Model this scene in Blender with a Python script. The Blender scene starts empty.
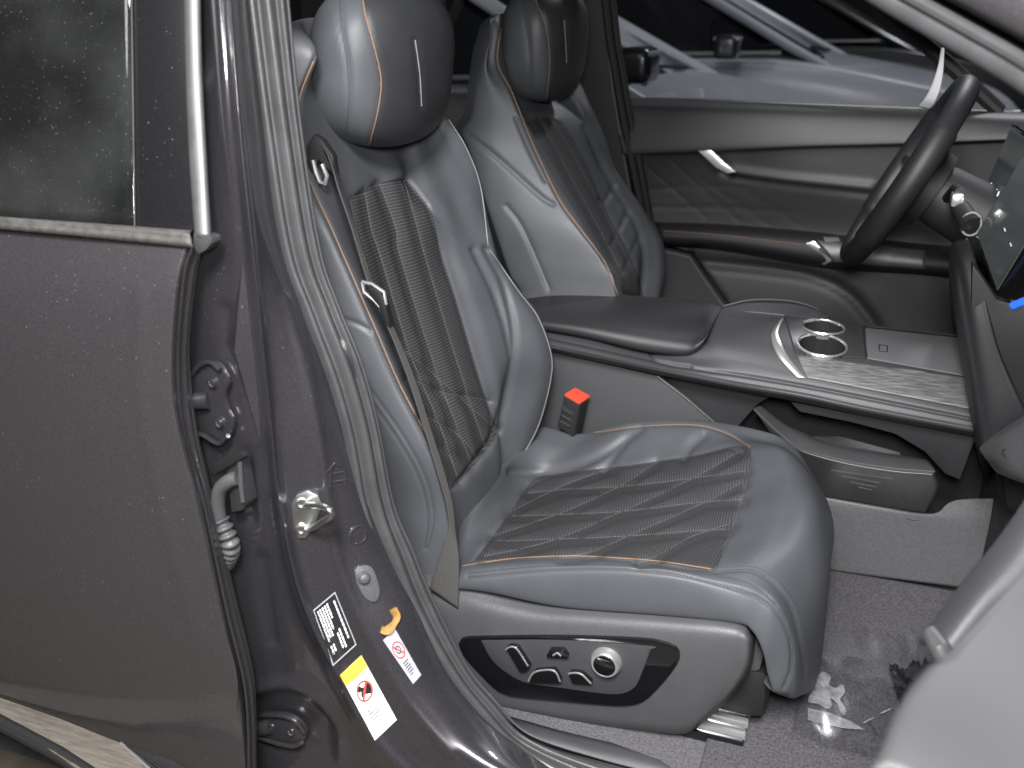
import bpy, bmesh, math, random
import numpy as np
from mathutils import Vector, Matrix
from mathutils.bvhtree import BVHTree
random.seed(4); np.random.seed(4)
sc = bpy.context.scene
COL = sc.collection

# ------------------------------------------------------------------ camera
FPX = 1000.0; YAW = math.radians(20.7); PIT = math.radians(20.6)
CAM = np.array([0.0, 0.0, 1.45])
FH = np.array([-math.sin(YAW), math.cos(YAW), 0.0])
FW = FH*math.cos(PIT)+np.array([0, 0, -math.sin(PIT)])
RT = np.array([math.cos(YAW), math.sin(YAW), 0.0])
UP = np.cross(RT, FW)
def ray(u, v): return FW+(u-512)/FPX*RT+(384-v)/FPX*UP
def P(u, v, y):
    d = ray(u, v); return CAM+d*(y/d[1])
def PX(u, v, x):
    d = ray(u, v); return CAM+d*(x/d[0])
def PZ(u, v, z):
    d = ray(u, v); return CAM+d*((z-CAM[2])/d[2])
def proj(A):
    q = np.asarray(A, float)-CAM; t = q@FW
    return np.stack([512+FPX*(q@RT)/t, 384-FPX*(q@UP)/t], -1)
cd = bpy.data.cameras.new('camera'); cam = bpy.data.objects.new('camera', cd); COL.objects.link(cam)
cd.sensor_width = 36; cd.lens = 36*FPX/1024; cd.clip_start = .02; cd.clip_end = 300
cam.matrix_world = Matrix(((RT[0], UP[0], -FW[0], 0), (RT[1], UP[1], -FW[1], 0), (RT[2], UP[2], -FW[2], CAM[2]), (0, 0, 0, 1)))
cd.dof.use_dof = True; cd.dof.focus_distance = 1.62; cd.dof.aperture_fstop = 4.0
sc.camera = cam

# ------------------------------------------------------------------ materials
def newmat(name):
    m = bpy.data.materials.new(name); m.use_nodes = True
    nt = m.node_tree; b = nt.nodes['Principled BSDF']; return m, nt, b
def N(nt, t, **k):
    n = nt.nodes.new(t)
    for a, v in k.items(): setattr(n, a, v)
    return n
def mat(name, c, rough=.5, metal=0, bump=0, bs=600, var=0, vs=6, rvar=0, coat=0, spec=.5, stretch=None, sheen=0):
    m, nt, b = newmat(name)
    b.inputs['Base Color'].default_value = (*c, 1); b.inputs['Roughness'].default_value = rough
    b.inputs['Metallic'].default_value = metal; b.inputs['Specular IOR Level'].default_value = spec
    b.inputs['Coat Weight'].default_value = coat; b.inputs['Coat Roughness'].default_value = .06
    if sheen: b.inputs['Sheen Weight'].default_value = sheen
    tc = N(nt, 'ShaderNodeTexCoord'); src = tc.outputs['Object']
    if stretch:
        mp = N(nt, 'ShaderNodeMapping'); mp.inputs['Scale'].default_value = stretch
        nt.links.new(src, mp.inputs['Vector']); src = mp.outputs['Vector']
    if var or rvar:
        n = N(nt, 'ShaderNodeTexNoise'); n.inputs['Scale'].default_value = vs; n.inputs['Detail'].default_value = 6
        nt.links.new(src, n.inputs['Vector'])
        if var:
            r = N(nt, 'ShaderNodeValToRGB')
            r.color_ramp.elements[0].position = .3; r.color_ramp.elements[1].position = .7
            r.color_ramp.elements[0].color = (*[x*(1-var) for x in c], 1); r.color_ramp.elements[1].color = (*[min(1, x*(1+var)) for x in c], 1)
            nt.links.new(n.outputs['Fac'], r.inputs['Fac']); nt.links.new(r.outputs['Color'], b.inputs['Base Color'])
        if rvar:
            mr = N(nt, 'ShaderNodeMapRange'); mr.inputs['To Min'].default_value = rough-rvar; mr.inputs['To Max'].default_value = rough+rvar
            mr.inputs['From Min'].default_value = .3; mr.inputs['From Max'].default_value = .7
            nt.links.new(n.outputs['Fac'], mr.inputs['Value']); nt.links.new(mr.outputs['Result'], b.inputs['Roughness'])
    if bump:
        n2 = N(nt, 'ShaderNodeTexNoise'); n2.inputs['Scale'].default_value = bs; n2.inputs['Detail'].default_value = 3
        nt.links.new(src, n2.inputs['Vector'])
        bp = N(nt, 'ShaderNodeBump'); bp.inputs['Strength'].default_value = bump; bp.inputs['Distance'].default_value = .001
        nt.links.new(n2.outputs['Fac'], bp.inputs['Height']); nt.links.new(bp.outputs['Normal'], b.inputs['Normal'])
    return m

def paint_mat(name, c, dust=.35, metal=.55, rough=.36, coat=(.6, .12)):
    m, nt, b = newmat(name)
    tc = N(nt, 'ShaderNodeTexCoord')
    v = N(nt, 'ShaderNodeTexVoronoi'); v.inputs['Scale'].default_value = 1400
    nt.links.new(tc.outputs['Object'], v.inputs['Vector'])
    r = N(nt, 'ShaderNodeMixRGB'); r.inputs['Color1'].default_value = (*[x*.7 for x in c], 1); r.inputs['Color2'].default_value = (*[x*1.35 for x in c], 1)
    sep = N(nt, 'ShaderNodeSeparateColor'); nt.links.new(v.outputs['Color'], sep.inputs['Color']); nt.links.new(sep.outputs[0], r.inputs['Fac'])
    # dust specks: sparse voronoi cells modulated by a broad noise
    v2 = N(nt, 'ShaderNodeTexVoronoi'); v2.inputs['Scale'].default_value = 190
    nt.links.new(tc.outputs['Object'], v2.inputs['Vector'])
    sep2 = N(nt, 'ShaderNodeSeparateColor'); nt.links.new(v2.outputs['Color'], sep2.inputs['Color'])
    rad = N(nt, 'ShaderNodeMath', operation='MULTIPLY'); nt.links.new(sep2.outputs[0], rad.inputs[0]); rad.inputs[1].default_value = .22
    pw = N(nt, 'ShaderNodeMath', operation='POWER'); nt.links.new(sep2.outputs[0], pw.inputs[0]); pw.inputs[1].default_value = 5
    rad = N(nt, 'ShaderNodeMath', operation='MULTIPLY'); nt.links.new(pw.outputs[0], rad.inputs[0]); rad.inputs[1].default_value = .2
    lt = N(nt, 'ShaderNodeMath', operation='LESS_THAN'); nt.links.new(v2.outputs['Distance'], lt.inputs[0]); nt.links.new(rad.outputs[0], lt.inputs[1])
    nz = N(nt, 'ShaderNodeTexNoise'); nz.inputs['Scale'].default_value = 5; nt.links.new(tc.outputs['Object'], nz.inputs['Vector'])
    mr = N(nt, 'ShaderNodeMapRange'); mr.inputs['From Min'].default_value = .42; mr.inputs['From Max'].default_value = .62; mr.inputs['To Max'].default_value = dust
    nt.links.new(nz.outputs['Fac'], mr.inputs['Value'])
    mu = N(nt, 'ShaderNodeMath', operation='MULTIPLY'); nt.links.new(lt.outputs[0], mu.inputs[0]); nt.links.new(mr.outputs['Result'], mu.inputs[1])
    mx = N(nt, 'ShaderNodeMixRGB'); mx.inputs['Color2'].default_value = (.5, .49, .47, 1)
    nt.links.new(r.outputs['Color'], mx.inputs['Color1']); nt.links.new(mu.outputs[0], mx.inputs['Fac'])
    nt.links.new(mx.outputs['Color'], b.inputs['Base Color'])
    b.inputs['Metallic'].default_value = metal
    mr2 = N(nt, 'ShaderNodeMapRange'); mr2.inputs['To Min'].default_value = rough-.05; mr2.inputs['To Max'].default_value = rough+.07
    nt.links.new(nz.outputs['Fac'], mr2.inputs['Value']); nt.links.new(mr2.outputs['Result'], b.inputs['Roughness'])
    b.inputs['Coat Weight'].default_value = coat[0]; b.inputs['Coat Roughness'].default_value = coat[1]
    n3 = N(nt, 'ShaderNodeTexNoise'); n3.inputs['Scale'].default_value = 260; nt.links.new(tc.outputs['Object'], n3.inputs['Vector'])
    bp = N(nt, 'ShaderNodeBump'); bp.inputs['Strength'].default_value = .05; bp.inputs['Distance'].default_value = .001
    nt.links.new(n3.outputs['Fac'], bp.inputs['Height']); nt.links.new(bp.outputs['Normal'], b.inputs['Coat Normal']); nt.links.new(bp.outputs['Normal'], b.inputs['Normal'])
    return m

def fabric_mat(name, c, freq=160, freq2=260):
    """ribbed knit: ribs across the V direction, tiny perforations along U (UV is in metres)"""
    m, nt, b = newmat(name)
    uv = N(nt, 'ShaderNodeUVMap'); uv.uv_map = 'UVMap'
    sp = N(nt, 'ShaderNodeSeparateXYZ'); nt.links.new(uv.outputs['UV'], sp.inputs[0])
    def wave(out, f):
        a = N(nt, 'ShaderNodeMath', operation='MULTIPLY'); nt.links.new(out, a.inputs[0]); a.inputs[1].default_value = f*2*math.pi
        s = N(nt, 'ShaderNodeMath', operation='SINE'); nt.links.new(a.outputs[0], s.inputs[0])
        k = N(nt, 'ShaderNodeMath', operation='MULTIPLY_ADD'); nt.links.new(s.outputs[0], k.inputs[0]); k.inputs[1].default_value = .5; k.inputs[2].default_value = .5
        return k.outputs[0]
    nz = N(nt, 'ShaderNodeTexNoise'); nz.inputs['Scale'].default_value = 900
    tc = N(nt, 'ShaderNodeTexCoord'); nt.links.new(tc.outputs['Object'], nz.inputs['Vector'])
    w1 = wave(sp.outputs[1], freq); w2 = wave(sp.outputs[0], freq2)
    mulw = N(nt, 'ShaderNodeMath', operation='MULTIPLY_ADD'); nt.links.new(w2, mulw.inputs[0]); mulw.inputs[1].default_value = .22; nt.links.new(w1, mulw.inputs[2])
    ad = N(nt, 'ShaderNodeMath', operation='MULTIPLY_ADD'); nt.links.new(nz.outputs['Fac'], ad.inputs[0]); ad.inputs[1].default_value = .5; nt.links.new(mulw.outputs[0], ad.inputs[2])
    r = N(nt, 'ShaderNodeValToRGB'); r.color_ramp.elements[0].position = .45; r.color_ramp.elements[1].position = 1.15
    r.color_ramp.elements[0].color = (*[x*.55 for x in c], 1); r.color_ramp.elements[1].color = (*[x*1.25 for x in c], 1)
    nt.links.new(ad.outputs[0], r.inputs['Fac']); nt.links.new(r.outputs['Color'], b.inputs['Base Color'])
    b.inputs['Roughness'].default_value = .75; b.inputs['Specular IOR Level'].default_value = .35
    bp = N(nt, 'ShaderNodeBump'); bp.inputs['Strength'].default_value = .45; bp.inputs['Distance'].default_value = .0010
    nt.links.new(ad.outputs[0], bp.inputs['Height']); nt.links.new(bp.outputs['Normal'], b.inputs['Normal'])
    return m

def glass_mat(name, tint, refl=1.0, ior=1.5, dust=0, blend=None):
    m, nt, b = newmat(name); nt.nodes.remove(b); out = nt.nodes['Material Output']
    tr = N(nt, 'ShaderNodeBsdfTransparent'); tr.inputs[0].default_value = (*tint, 1)
    gl = N(nt, 'ShaderNodeBsdfGlossy'); gl.inputs['Roughness'].default_value = .02
    fr = N(nt, 'ShaderNodeFresnel'); fr.inputs['IOR'].default_value = ior
    mx = N(nt, 'ShaderNodeMixShader'); nt.links.new(fr.outputs[0], mx.inputs[0]); nt.links.new(tr.outputs[0], mx.inputs[1]); nt.links.new(gl.outputs[0], mx.inputs[2])
    last = mx
    if dust:  # dust specks, plus a faint haze painted in for reflections
        tc = N(nt, 'ShaderNodeTexCoord'); df = N(nt, 'ShaderNodeBsdfDiffuse'); df.inputs[0].default_value = (.55, .55, .53, 1)
        v2 = N(nt, 'ShaderNodeTexVoronoi'); v2.inputs['Scale'].default_value = 380; nt.links.new(tc.outputs['Object'], v2.inputs['Vector'])
        sp = N(nt, 'ShaderNodeSeparateColor'); nt.links.new(v2.outputs['Color'], sp.inputs['Color'])
        pw = N(nt, 'ShaderNodeMath', operation='POWER'); nt.links.new(sp.outputs[0], pw.inputs[0]); pw.inputs[1].default_value = 6
        rd = N(nt, 'ShaderNodeMath', operation='MULTIPLY'); nt.links.new(pw.outputs[0], rd.inputs[0]); rd.inputs[1].default_value = .22
        lt = N(nt, 'ShaderNodeMath', operation='LESS_THAN'); nt.links.new(v2.outputs['Distance'], lt.inputs[0]); nt.links.new(rd.outputs[0], lt.inputs[1])
        ad = N(nt, 'ShaderNodeMath', operation='MULTIPLY_ADD'); nt.links.new(lt.outputs[0], ad.inputs[0]); ad.inputs[1].default_value = dust; nz = N(nt, 'ShaderNodeTexNoise'); nz.inputs['Scale'].default_value = 7; nz.inputs['Detail'].default_value = 5; nt.links.new(tc.outputs['Object'], nz.inputs['Vector']); mr = N(nt, 'ShaderNodeMapRange'); mr.inputs['From Min'].default_value = .35; mr.inputs['From Max'].default_value = .65; mr.inputs['To Min'].default_value = .010; mr.inputs['To Max'].default_value = .030; nt.links.new(nz.outputs['Fac'], mr.inputs['Value']); nt.links.new(mr.outputs['Result'], ad.inputs[2])
        m2 = N(nt, 'ShaderNodeMixShader'); nt.links.new(ad.outputs[0], m2.inputs[0]); nt.links.new(mx.outputs[0], m2.inputs[1]); nt.links.new(df.outputs[0], m2.inputs[2]); last = m2
    nt.links.new(last.outputs[0], out.inputs['Surface'])
    return m

def emit_mat(name, c, s):
    m, nt, b = newmat(name)
    b.inputs['Base Color'].default_value = (*c, 1); b.inputs['Emission Color'].default_value = (*c, 1); b.inputs['Emission Strength'].default_value = s
    return m

M = {}
M['leather'] = mat('blue_grey_leather', (.063, .067, .074), .50, spec=.42, bump=.30, bs=520, var=.06, vs=14, rvar=.05)
M['leather_shade'] = mat('shaded_blue_grey_leather', (.026, .027, .030), .5, bump=.30, bs=520, var=.06, vs=14, rvar=.05)  # seat leather again, with the shade of the headrest fronts painted in
M['leather_black'] = mat('black_leather', (.016, .016, .018), .5, bump=.3, bs=520)
M['fabric'] = fabric_mat('ribbed_knit_fabric', (.036, .036, .038), 175, 240)
M['fabric_seat'] = fabric_mat('ribbed_cushion_fabric', (.033, .032, .034), 230, 190)
M['orange'] = mat('orange_thread', (.22, .13, .075), .6, bump=.4, bs=900)
M['thread'] = mat('grey_thread', (.105, .105, .11), .6)
M['thread_dark'] = mat('dark_thread', (.03, .032, .036), .6)
M['thread_light'] = mat('pale_piping', (.19, .19, .19), .5)
M['plastic'] = mat('grained_grey_plastic', (.060, .060, .063), .40, bump=.55, bs=700, var=.05, vs=30)
M['plastic_dark'] = mat('dark_grained_plastic', (.018, .018, .020), .55, bump=.5, bs=700)
M['plastic_mid'] = mat('mid_grey_soft_plastic', (.037, .038, .041), .5, bump=.4, bs=700)
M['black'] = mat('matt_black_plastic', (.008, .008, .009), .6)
M['gloss'] = mat('piano_black', (.006, .006, .007), .08, coat=.5)
M['chrome'] = mat('satin_chrome', (.80, .80, .80), .28, metal=.85)
M['thread_seat'] = mat('dark_cushion_thread', (.115, .115, .12), .6)
M['steel'] = mat('zinc_plated_steel', (.62, .63, .62), .3, metal=1, bump=.2, bs=90, var=.15, vs=60)
M['paint'] = paint_mat('purple_grey_metallic_paint', (.068, .065, .069), dust=.55)
M['paint_in'] = paint_mat('door_jamb_paint', (.045, .043, .048), dust=.3, rough=.32, coat=(1.0, .05))
M['rubber'] = mat('grey_weatherstrip_rubber', (.048, .048, .050), .38, bump=.25, bs=400, var=.12, vs=25, rvar=.06, spec=.4)
M['rubber_dark'] = mat('black_rubber', (.02, .02, .021), .5, bump=.2, bs=300)
M['trimstrip'] = mat('satin_grey_trim_strip', (.115, .115, .115), .45, metal=.5, var=.08, vs=40, rvar=.06)
M['belt_molding'] = mat('dusty_grey_molding', (.060, .057, .054), .65, bump=.5, bs=300, var=.35, vs=90)
M['glass_tint'] = glass_mat('tinted_privacy_glass', (.50, .56, .55), dust=.28)
M['glass'] = glass_mat('clear_side_glass', (.88, .89, .90))
M['carpet'] = mat('grey_carpet', (.10, .097, .102), .95, bump=1.0, bs=420, var=.35, vs=260, spec=.1)
M['carpet_dark'] = mat('dark_floor_mat', (.075, .072, .078), .95, bump=1.0, bs=420, var=.4, vs=240, spec=.1)
M['film'], nt, b_ = newmat('clear_plastic_film'); nt.nodes.remove(b_)
tr_ = N(nt, 'ShaderNodeBsdfTransparent'); tr_.inputs[0].default_value = (.97, .97, .97, 1); gl_ = N(nt, 'ShaderNodeBsdfGlossy'); gl_.inputs['Roughness'].default_value = .12
mx_ = N(nt, 'ShaderNodeMixShader'); mx_.inputs[0].default_value = .16; nt.links.new(tr_.outputs[0], mx_.inputs[1]); nt.links.new(gl_.outputs[0], mx_.inputs[2]); nt.links.new(mx_.outputs[0], nt.nodes['Material Output'].inputs['Surface'])
M['wood'] = mat('open_pore_grey_wood', (.105, .104, .104), .45, var=.65, vs=60, stretch=(.10, 5, 14), bump=.4, bs=60)
M['webbing'] = fabric_mat('seat_belt_webbing', (.060, .058, .056), 300, 210)
M['red'] = mat('red_release_button', (.55, .06, .03), .4)
M['screen'] = mat('grey_lit_screen', (.10, .115, .115), .12, coat=.5)
M['white'] = mat('white_label_paper', (.8, .8, .8), .5)
M['yellow'] = mat('yellow_label_band', (.75, .52, .05), .5)
M['label_red'] = mat('red_label_print', (.62, .06, .05), .5)
M['label_black'] = mat('black_label_print', (.015, .015, .016), .4)
M['label_grey'] = mat('pale_grey_label', (.34, .34, .39), .5, var=.06, vs=80)
M['tan'] = mat('tan_sealer', (.27, .15, .04), .6, bump=.5, bs=120, var=.25, vs=90)
M['silver_paint'] = paint_mat('silver_metallic_paint', (.30, .31, .34), dust=0, metal=.2, rough=.5, coat=(.25, .25))
M['dark_paint'] = paint_mat('black_metallic_paint', (.02, .02, .022), dust=0, metal=.3)
M['asphalt'] = mat('asphalt', (.05, .05, .05), .9, bump=1, bs=80, var=.25, vs=30)
M['brown_ground'] = mat('dusty_brown_paving', (.076, .063, .045), .85, bump=.6, bs=60, var=.35, vs=18)
M['sill_grey'] = mat('brushed_sill_cover', (.135, .12, .10), .6, var=.25, vs=30, stretch=(1, 6, 6), bump=.3, bs=120)
M['blue_light'] = emit_mat('blue_ambient_light', (.02, .12, .9), 1.0)

# ------------------------------------------------------------------ object helpers
def tag(o, label=None, cat=None, group=None, kind=None):
    if label: o['label'] = label
    if cat: o['category'] = cat
    if group: o['group'] = group
    if kind: o['kind'] = kind
    return o
def thing(name, label, cat, loc, group=None):
    o = bpy.data.objects.new(name, None); COL.objects.link(o); o.location = tuple(float(x) for x in loc)
    o.empty_display_size = .05
    return tag(o, label, cat, group)
def mesh(name, V, F, m, parent=None, uv=None, smooth=True, autosmooth=None):
    me = bpy.data.meshes.new(name)
    me.from_pydata([tuple(map(float, v)) for v in V], [], [tuple(map(int, f)) for f in F])
    me.materials.append(m)
    if uv is not None:
        lay = me.uv_layers.new(name='UVMap'); idx = np.empty(len(me.loops), int); me.loops.foreach_get('vertex_index', idx)
        lay.data.foreach_set('uv', np.asarray(uv, np.float32)[idx].ravel())
    if smooth: me.polygons.foreach_set('use_smooth', [True]*len(me.polygons))
    if autosmooth is not None and smooth:
        bm = bmesh.new(); bm.from_mesh(me)
        for e in bm.edges:
            if len(e.link_faces) == 2 and e.calc_face_angle(0) > math.radians(autosmooth): e.smooth = False
        bm.to_mesh(me); bm.free()
    o = bpy.data.objects.new(name, me); COL.objects.link(o)
    if parent is not None:
        o.parent = parent
        if parent.type == 'EMPTY': o.matrix_parent_inverse = Matrix.Translation(-Vector(parent.location))
    return o
class MB:
    def __init__(s): s.V = []; s.F = []
    def add(s, V, F):
        k = len(s.V); s.V += [tuple(map(float, v)) for v in V]; s.F += [tuple(k+i for i in f) for f in F]; return s
    def tube(s, pts, r, n=8, caps=True, flat=None):
        pts = [np.asarray(p, float) for p in pts]; m = len(pts)
        rs = r if hasattr(r, '__len__') else [r]*m
        V = []; prev = None
        for i, p in enumerate(pts):
            t = pts[min(i+1, m-1)]-pts[max(i-1, 0)]; t = t/(np.linalg.norm(t)+1e-12)
            if prev is None:
                a = np.array([0, 0, 1.]) if abs(t[2]) < .9 else np.array([1., 0, 0])
            else: a = prev
            b = np.cross(t, a); b /= np.linalg.norm(b)+1e-12; a = np.cross(b, t); prev = a
            fl = flat or (1, 1)
            for k in range(n):
                w = 2*math.pi*k/n; V.append(p+rs[i]*(a*math.cos(w)*fl[0]+b*math.sin(w)*fl[1]))
        F = [(i*n+k, i*n+(k+1) % n, (i+1)*n+(k+1) % n, (i+1)*n+k) for i in range(m-1) for k in range(n)]
        if caps: F += [tuple(range(n-1, -1, -1)), tuple((m-1)*n+k for k in range(n))]
        return s.add(V, F)
    def bm(s, bm):
        bm.verts.ensure_lookup_table(); bm.verts.index_update()
        s.add([v.co for v in bm.verts], [[v.index for v in f.verts] for f in bm.faces]); bm.free(); return s
    def box(s, c, size, rot=None, bev=.002, seg=2):
        b = bmesh.new(); bmesh.ops.create_cube(b, size=1)
        for v in b.verts: v.co = Vector((v.co.x*size[0], v.co.y*size[1], v.co.z*size[2]))
        if bev: bmesh.ops.bevel(b, geom=b.edges[:], offset=bev, segments=seg, affect='EDGES', profile=.6)
        R = rot if rot is not None else Matrix.Identity(3)
        for v in b.verts: v.co = R @ v.co + Vector([float(x) for x in c])
        return s.bm(b)
    def plate(s, pts, d, bev=.002, seg=2, hole=None):
        """extrude polygon pts (3D) along d, bevelled"""
        b = bmesh.new(); vs = [b.verts.new(tuple(map(float, p))) for p in pts]; f = b.faces.new(vs)
        r = bmesh.ops.extrude_face_region(b, geom=[f])
        for g in r['geom']:
            if isinstance(g, bmesh.types.BMVert): g.co += Vector([float(x) for x in d])
        bmesh.ops.recalc_face_normals(b, faces=b.faces[:])
        if bev:
            bmesh.ops.bevel(b, geom=b.edges[:], offset=bev, segments=seg, affect='EDGES', profile=.6, clamp_overlap=True)
        return s.bm(b)
    def lathe(s, prof, c, ax, n=28):
        ax = np.asarray(ax, float); ax /= np.linalg.norm(ax); a = np.cross(ax, [0.3, .1, 1]); a /= np.linalg.norm(a); b = np.cross(ax, a)
        V = [np.asarray(c)+ax*h+r*(a*math.cos(2*math.pi*k/n)+b*math.sin(2*math.pi*k/n)) for r, h in prof for k in range(n)]
        m = len(prof)
        F = [(i*n+k, i*n+(k+1) % n, (i+1)*n+(k+1) % n, (i+1)*n+k) for i in range(m-1) for k in range(n)]
        F += [tuple(range(n-1, -1, -1)), tuple((m-1)*n+k for k in range(n))]
        return s.add(V, F)
    def build(s, name, m, parent=None, smooth=True, autosmooth=35): return mesh(name, s.V, s.F, m, parent, None, smooth, autosmooth)

def cr(A, n):
    """Catmull-Rom along axis 0 to n samples (uniform by index)"""
    A = np.asarray(A, float); m = len(A)
    if m == 2: t = np.linspace(0, 1, n).reshape((-1,)+(1,)*(A.ndim-1)); return A[0]*(1-t)+A[1]*t
    E = np.concatenate([[2*A[0]-A[1]], A, [2*A[-1]-A[-2]]])
    t = np.linspace(0, m-1, n); i = np.minimum(t.astype(int), m-2); s = (t-i).reshape((-1,)+(1,)*(A.ndim-1))
    p0, p1, p2, p3 = E[i], E[i+1], E[i+2], E[i+3]
    return .5*((2*p1)+(-p0+p2)*s+(2*p0-5*p1+4*p2-p3)*s**2+(-p0+3*p1-3*p2+p3)*s**3)
def sm(poly, n=40):
    """smooth polyline resampled by arc length"""
    A = cr(poly, max(200, n)); d = np.r_[0, np.cumsum(np.linalg.norm(np.diff(A, axis=0), axis=1))]
    t = np.linspace(0, d[-1], n); return np.stack([np.interp(t, d, A[:, k]) for k in range(A.shape[1])], -1)
def pt(q):
    if q[0] == 'w': return np.array(q[1:], float)
    return P(*q)
def table(T, nr, nc):
    A = np.array([[pt(q) for q in row] for row in T]); A = cr(A, nr); A = np.swapaxes(cr(np.swapaxes(A, 0, 1), nc), 0, 1); return A
def normals(G):
    du = np.gradient(G, axis=1); dv = np.gradient(G, axis=0); n = np.cross(du, dv); n /= np.linalg.norm(n, axis=-1, keepdims=True)+1e-12
    c = G.reshape(-1, 3); s = ((CAM-c)*n.reshape(-1, 3)).sum(1)
    return n if np.median(s) > 0 else -n
def segdist(Q, poly):
    poly = np.asarray(poly, float); best = np.full(len(Q), 1e9)
    for a, b in zip(poly[:-1], poly[1:]):
        ab = b-a; t = np.clip(((Q-a)@ab)/(ab@ab+1e-12), 0, 1); best = np.minimum(best, np.linalg.norm(Q-a-t[:, None]*ab, axis=1))
    return best
def groove(G, lines, depth, w, n=None):
    """press soft seams into the surface along the drawn lines (w, in millimetres at the seat, is about the pixel width)"""
    n = normals(G) if n is None else n
    Q = proj(G.reshape(-1, 3)); d = np.full(len(Q), 1e9)
    for l in lines: d = np.minimum(d, segdist(Q, sm(l, 24)))
    return G-n*(depth*np.exp(-(d/w)**2)).reshape(G.shape[:2]+(1,))
def inpoly(Q, poly):
    x, y = Q[:, 0], Q[:, 1]; r = np.zeros(len(Q), bool); p = np.asarray(poly, float); j = len(p)-1
    for i in range(len(p)):
        c = ((p[i, 1] > y) != (p[j, 1] > y)) & (x < (p[j, 0]-p[i, 0])*(y-p[i, 1])/(p[j, 1]-p[i, 1]+1e-12)+p[i, 0]); r ^= c; j = i
    return r
def gridfaces(r, c, wrap=False):
    I = np.arange(r*c).reshape(r, c)
    if wrap: I = np.concatenate([I, I[:, :1]], 1)
    return np.stack([I[:-1, :-1], I[:-1, 1:], I[1:, 1:], I[1:, :-1]], -1).reshape(-1, 4)
def griduv(G):
    du = np.linalg.norm(np.diff(G, axis=1), axis=-1).mean(0); dv = np.linalg.norm(np.diff(G, axis=0), axis=-1).mean(1)
    U = np.r_[0, np.cumsum(du)]; Vv = np.r_[0, np.cumsum(dv)]
    return np.stack(np.meshgrid(U, Vv), -1).reshape(-1, 2)
def sub(V, F, uv=None):
    F = np.asarray(F); used = np.unique(F); mp = np.full(len(V), -1); mp[used] = np.arange(len(used))
    return V[used], mp[F], (uv[used] if uv is not None else None)
def orient(G, F):
    n = normals(G).reshape(-1, 3); V = G.reshape(-1, 3); f = F[len(F)//2]
    g = np.cross(V[F[:, 1]]-V[F[:, 0]], V[F[:, 2]]-V[F[:, 0]])
    return F if ((g*n[F[:, 0]]).sum(1) > 0).mean() > .5 else F[:, ::-1]
def grid(name, G, m, parent=None, uv=None, solid=0, faces=None):
    F = orient(G, gridfaces(*G.shape[:2])) if faces is None else faces
    V, F, uv = sub(G.reshape(-1, 3), F, griduv(G) if uv is None else uv)
    o = mesh(name, V, F, m, parent, uv)
    if solid:
        md = o.modifiers.new('thickness', 'SOLIDIFY'); md.thickness = solid; md.offset = -1
    return o
class Surf:
    def __init__(s, *Gs):
        V = []; F = []
        for G in Gs:
            k = len(V); f = orient(G, gridfaces(*G.shape[:2])); V += list(map(tuple, G.reshape(-1, 3))); F += [tuple(int(i)+k for i in q) for q in f]
        s.b = BVHTree.FromPolygons(V, F)
    def hit(s, u, v):
        d = ray(u, v); h = s.b.ray_cast(Vector(CAM), Vector(d).normalized())
        if h[0] is None: return None, None
        n = np.array(h[1]); n = n if n@(CAM-np.array(h[0])) > 0 else -n
        return np.array(h[0]), n
    def line(s, poly, n=120, lift=.0006):
        pts = []
        for u, v in sm(poly, n):
            p, nn = s.hit(u, v)
            if p is not None: pts.append(p+nn*lift)
        return pts
def smooth_pts(pts, k=2):
    A = np.array(pts)
    for _ in range(k): A[1:-1] = (A[:-2]+2*A[1:-1]+A[2:])/4
    return A
def thread(mb, pts, pitch=.005, gap=.35, r=.0008):
    """row of separate stitches along pts"""
    A = np.array(pts); d = np.r_[0, np.cumsum(np.linalg.norm(np.diff(A, axis=0), axis=1))]
    t = 0
    while t+pitch < d[-1]:
        q = [np.array([np.interp(x, d, A[:, k]) for k in range(3)]) for x in (t, t+pitch*(1-gap)/2, t+pitch*(1-gap))]
        mb.tube(q, [r*.6, r, r*.6], 5); t += pitch
    return mb

def snap(G, fm, ins, poly):
    """move the vertices on the border between two materials exactly onto the seam line"""
    V = G.reshape(-1, 3); a = np.zeros(len(V), bool); b = np.zeros(len(V), bool); a[fm[ins].ravel()] = True; b[fm[~ins].ravel()] = True
    S = Surf(G); pl = np.asarray(poly, float); ids = np.where(a & b)[0]; q = proj(V[ids]); W = V.copy()
    for i, p in zip(ids, q):
        A_ = pl[:-1]; B_ = pl[1:]; ab = B_-A_; t = np.clip(((p-A_)*ab).sum(1)/((ab*ab).sum(1)+1e-12), 0, 1); c = A_+ab*t[:, None]; d = np.linalg.norm(c-p, axis=1); k = d.argmin()
        if d[k] < 3:
            h, n_ = S.hit(*c[k])
            if h is not None and np.linalg.norm(h-V[i]) < .02: W[i] = h
    return W.reshape(G.shape)
WORLD=.02; FPOW=30; FSIZE=.22; FLOC=(0.02,0.02,1.60); OVER=70; KEY=130; LOT=200
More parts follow.
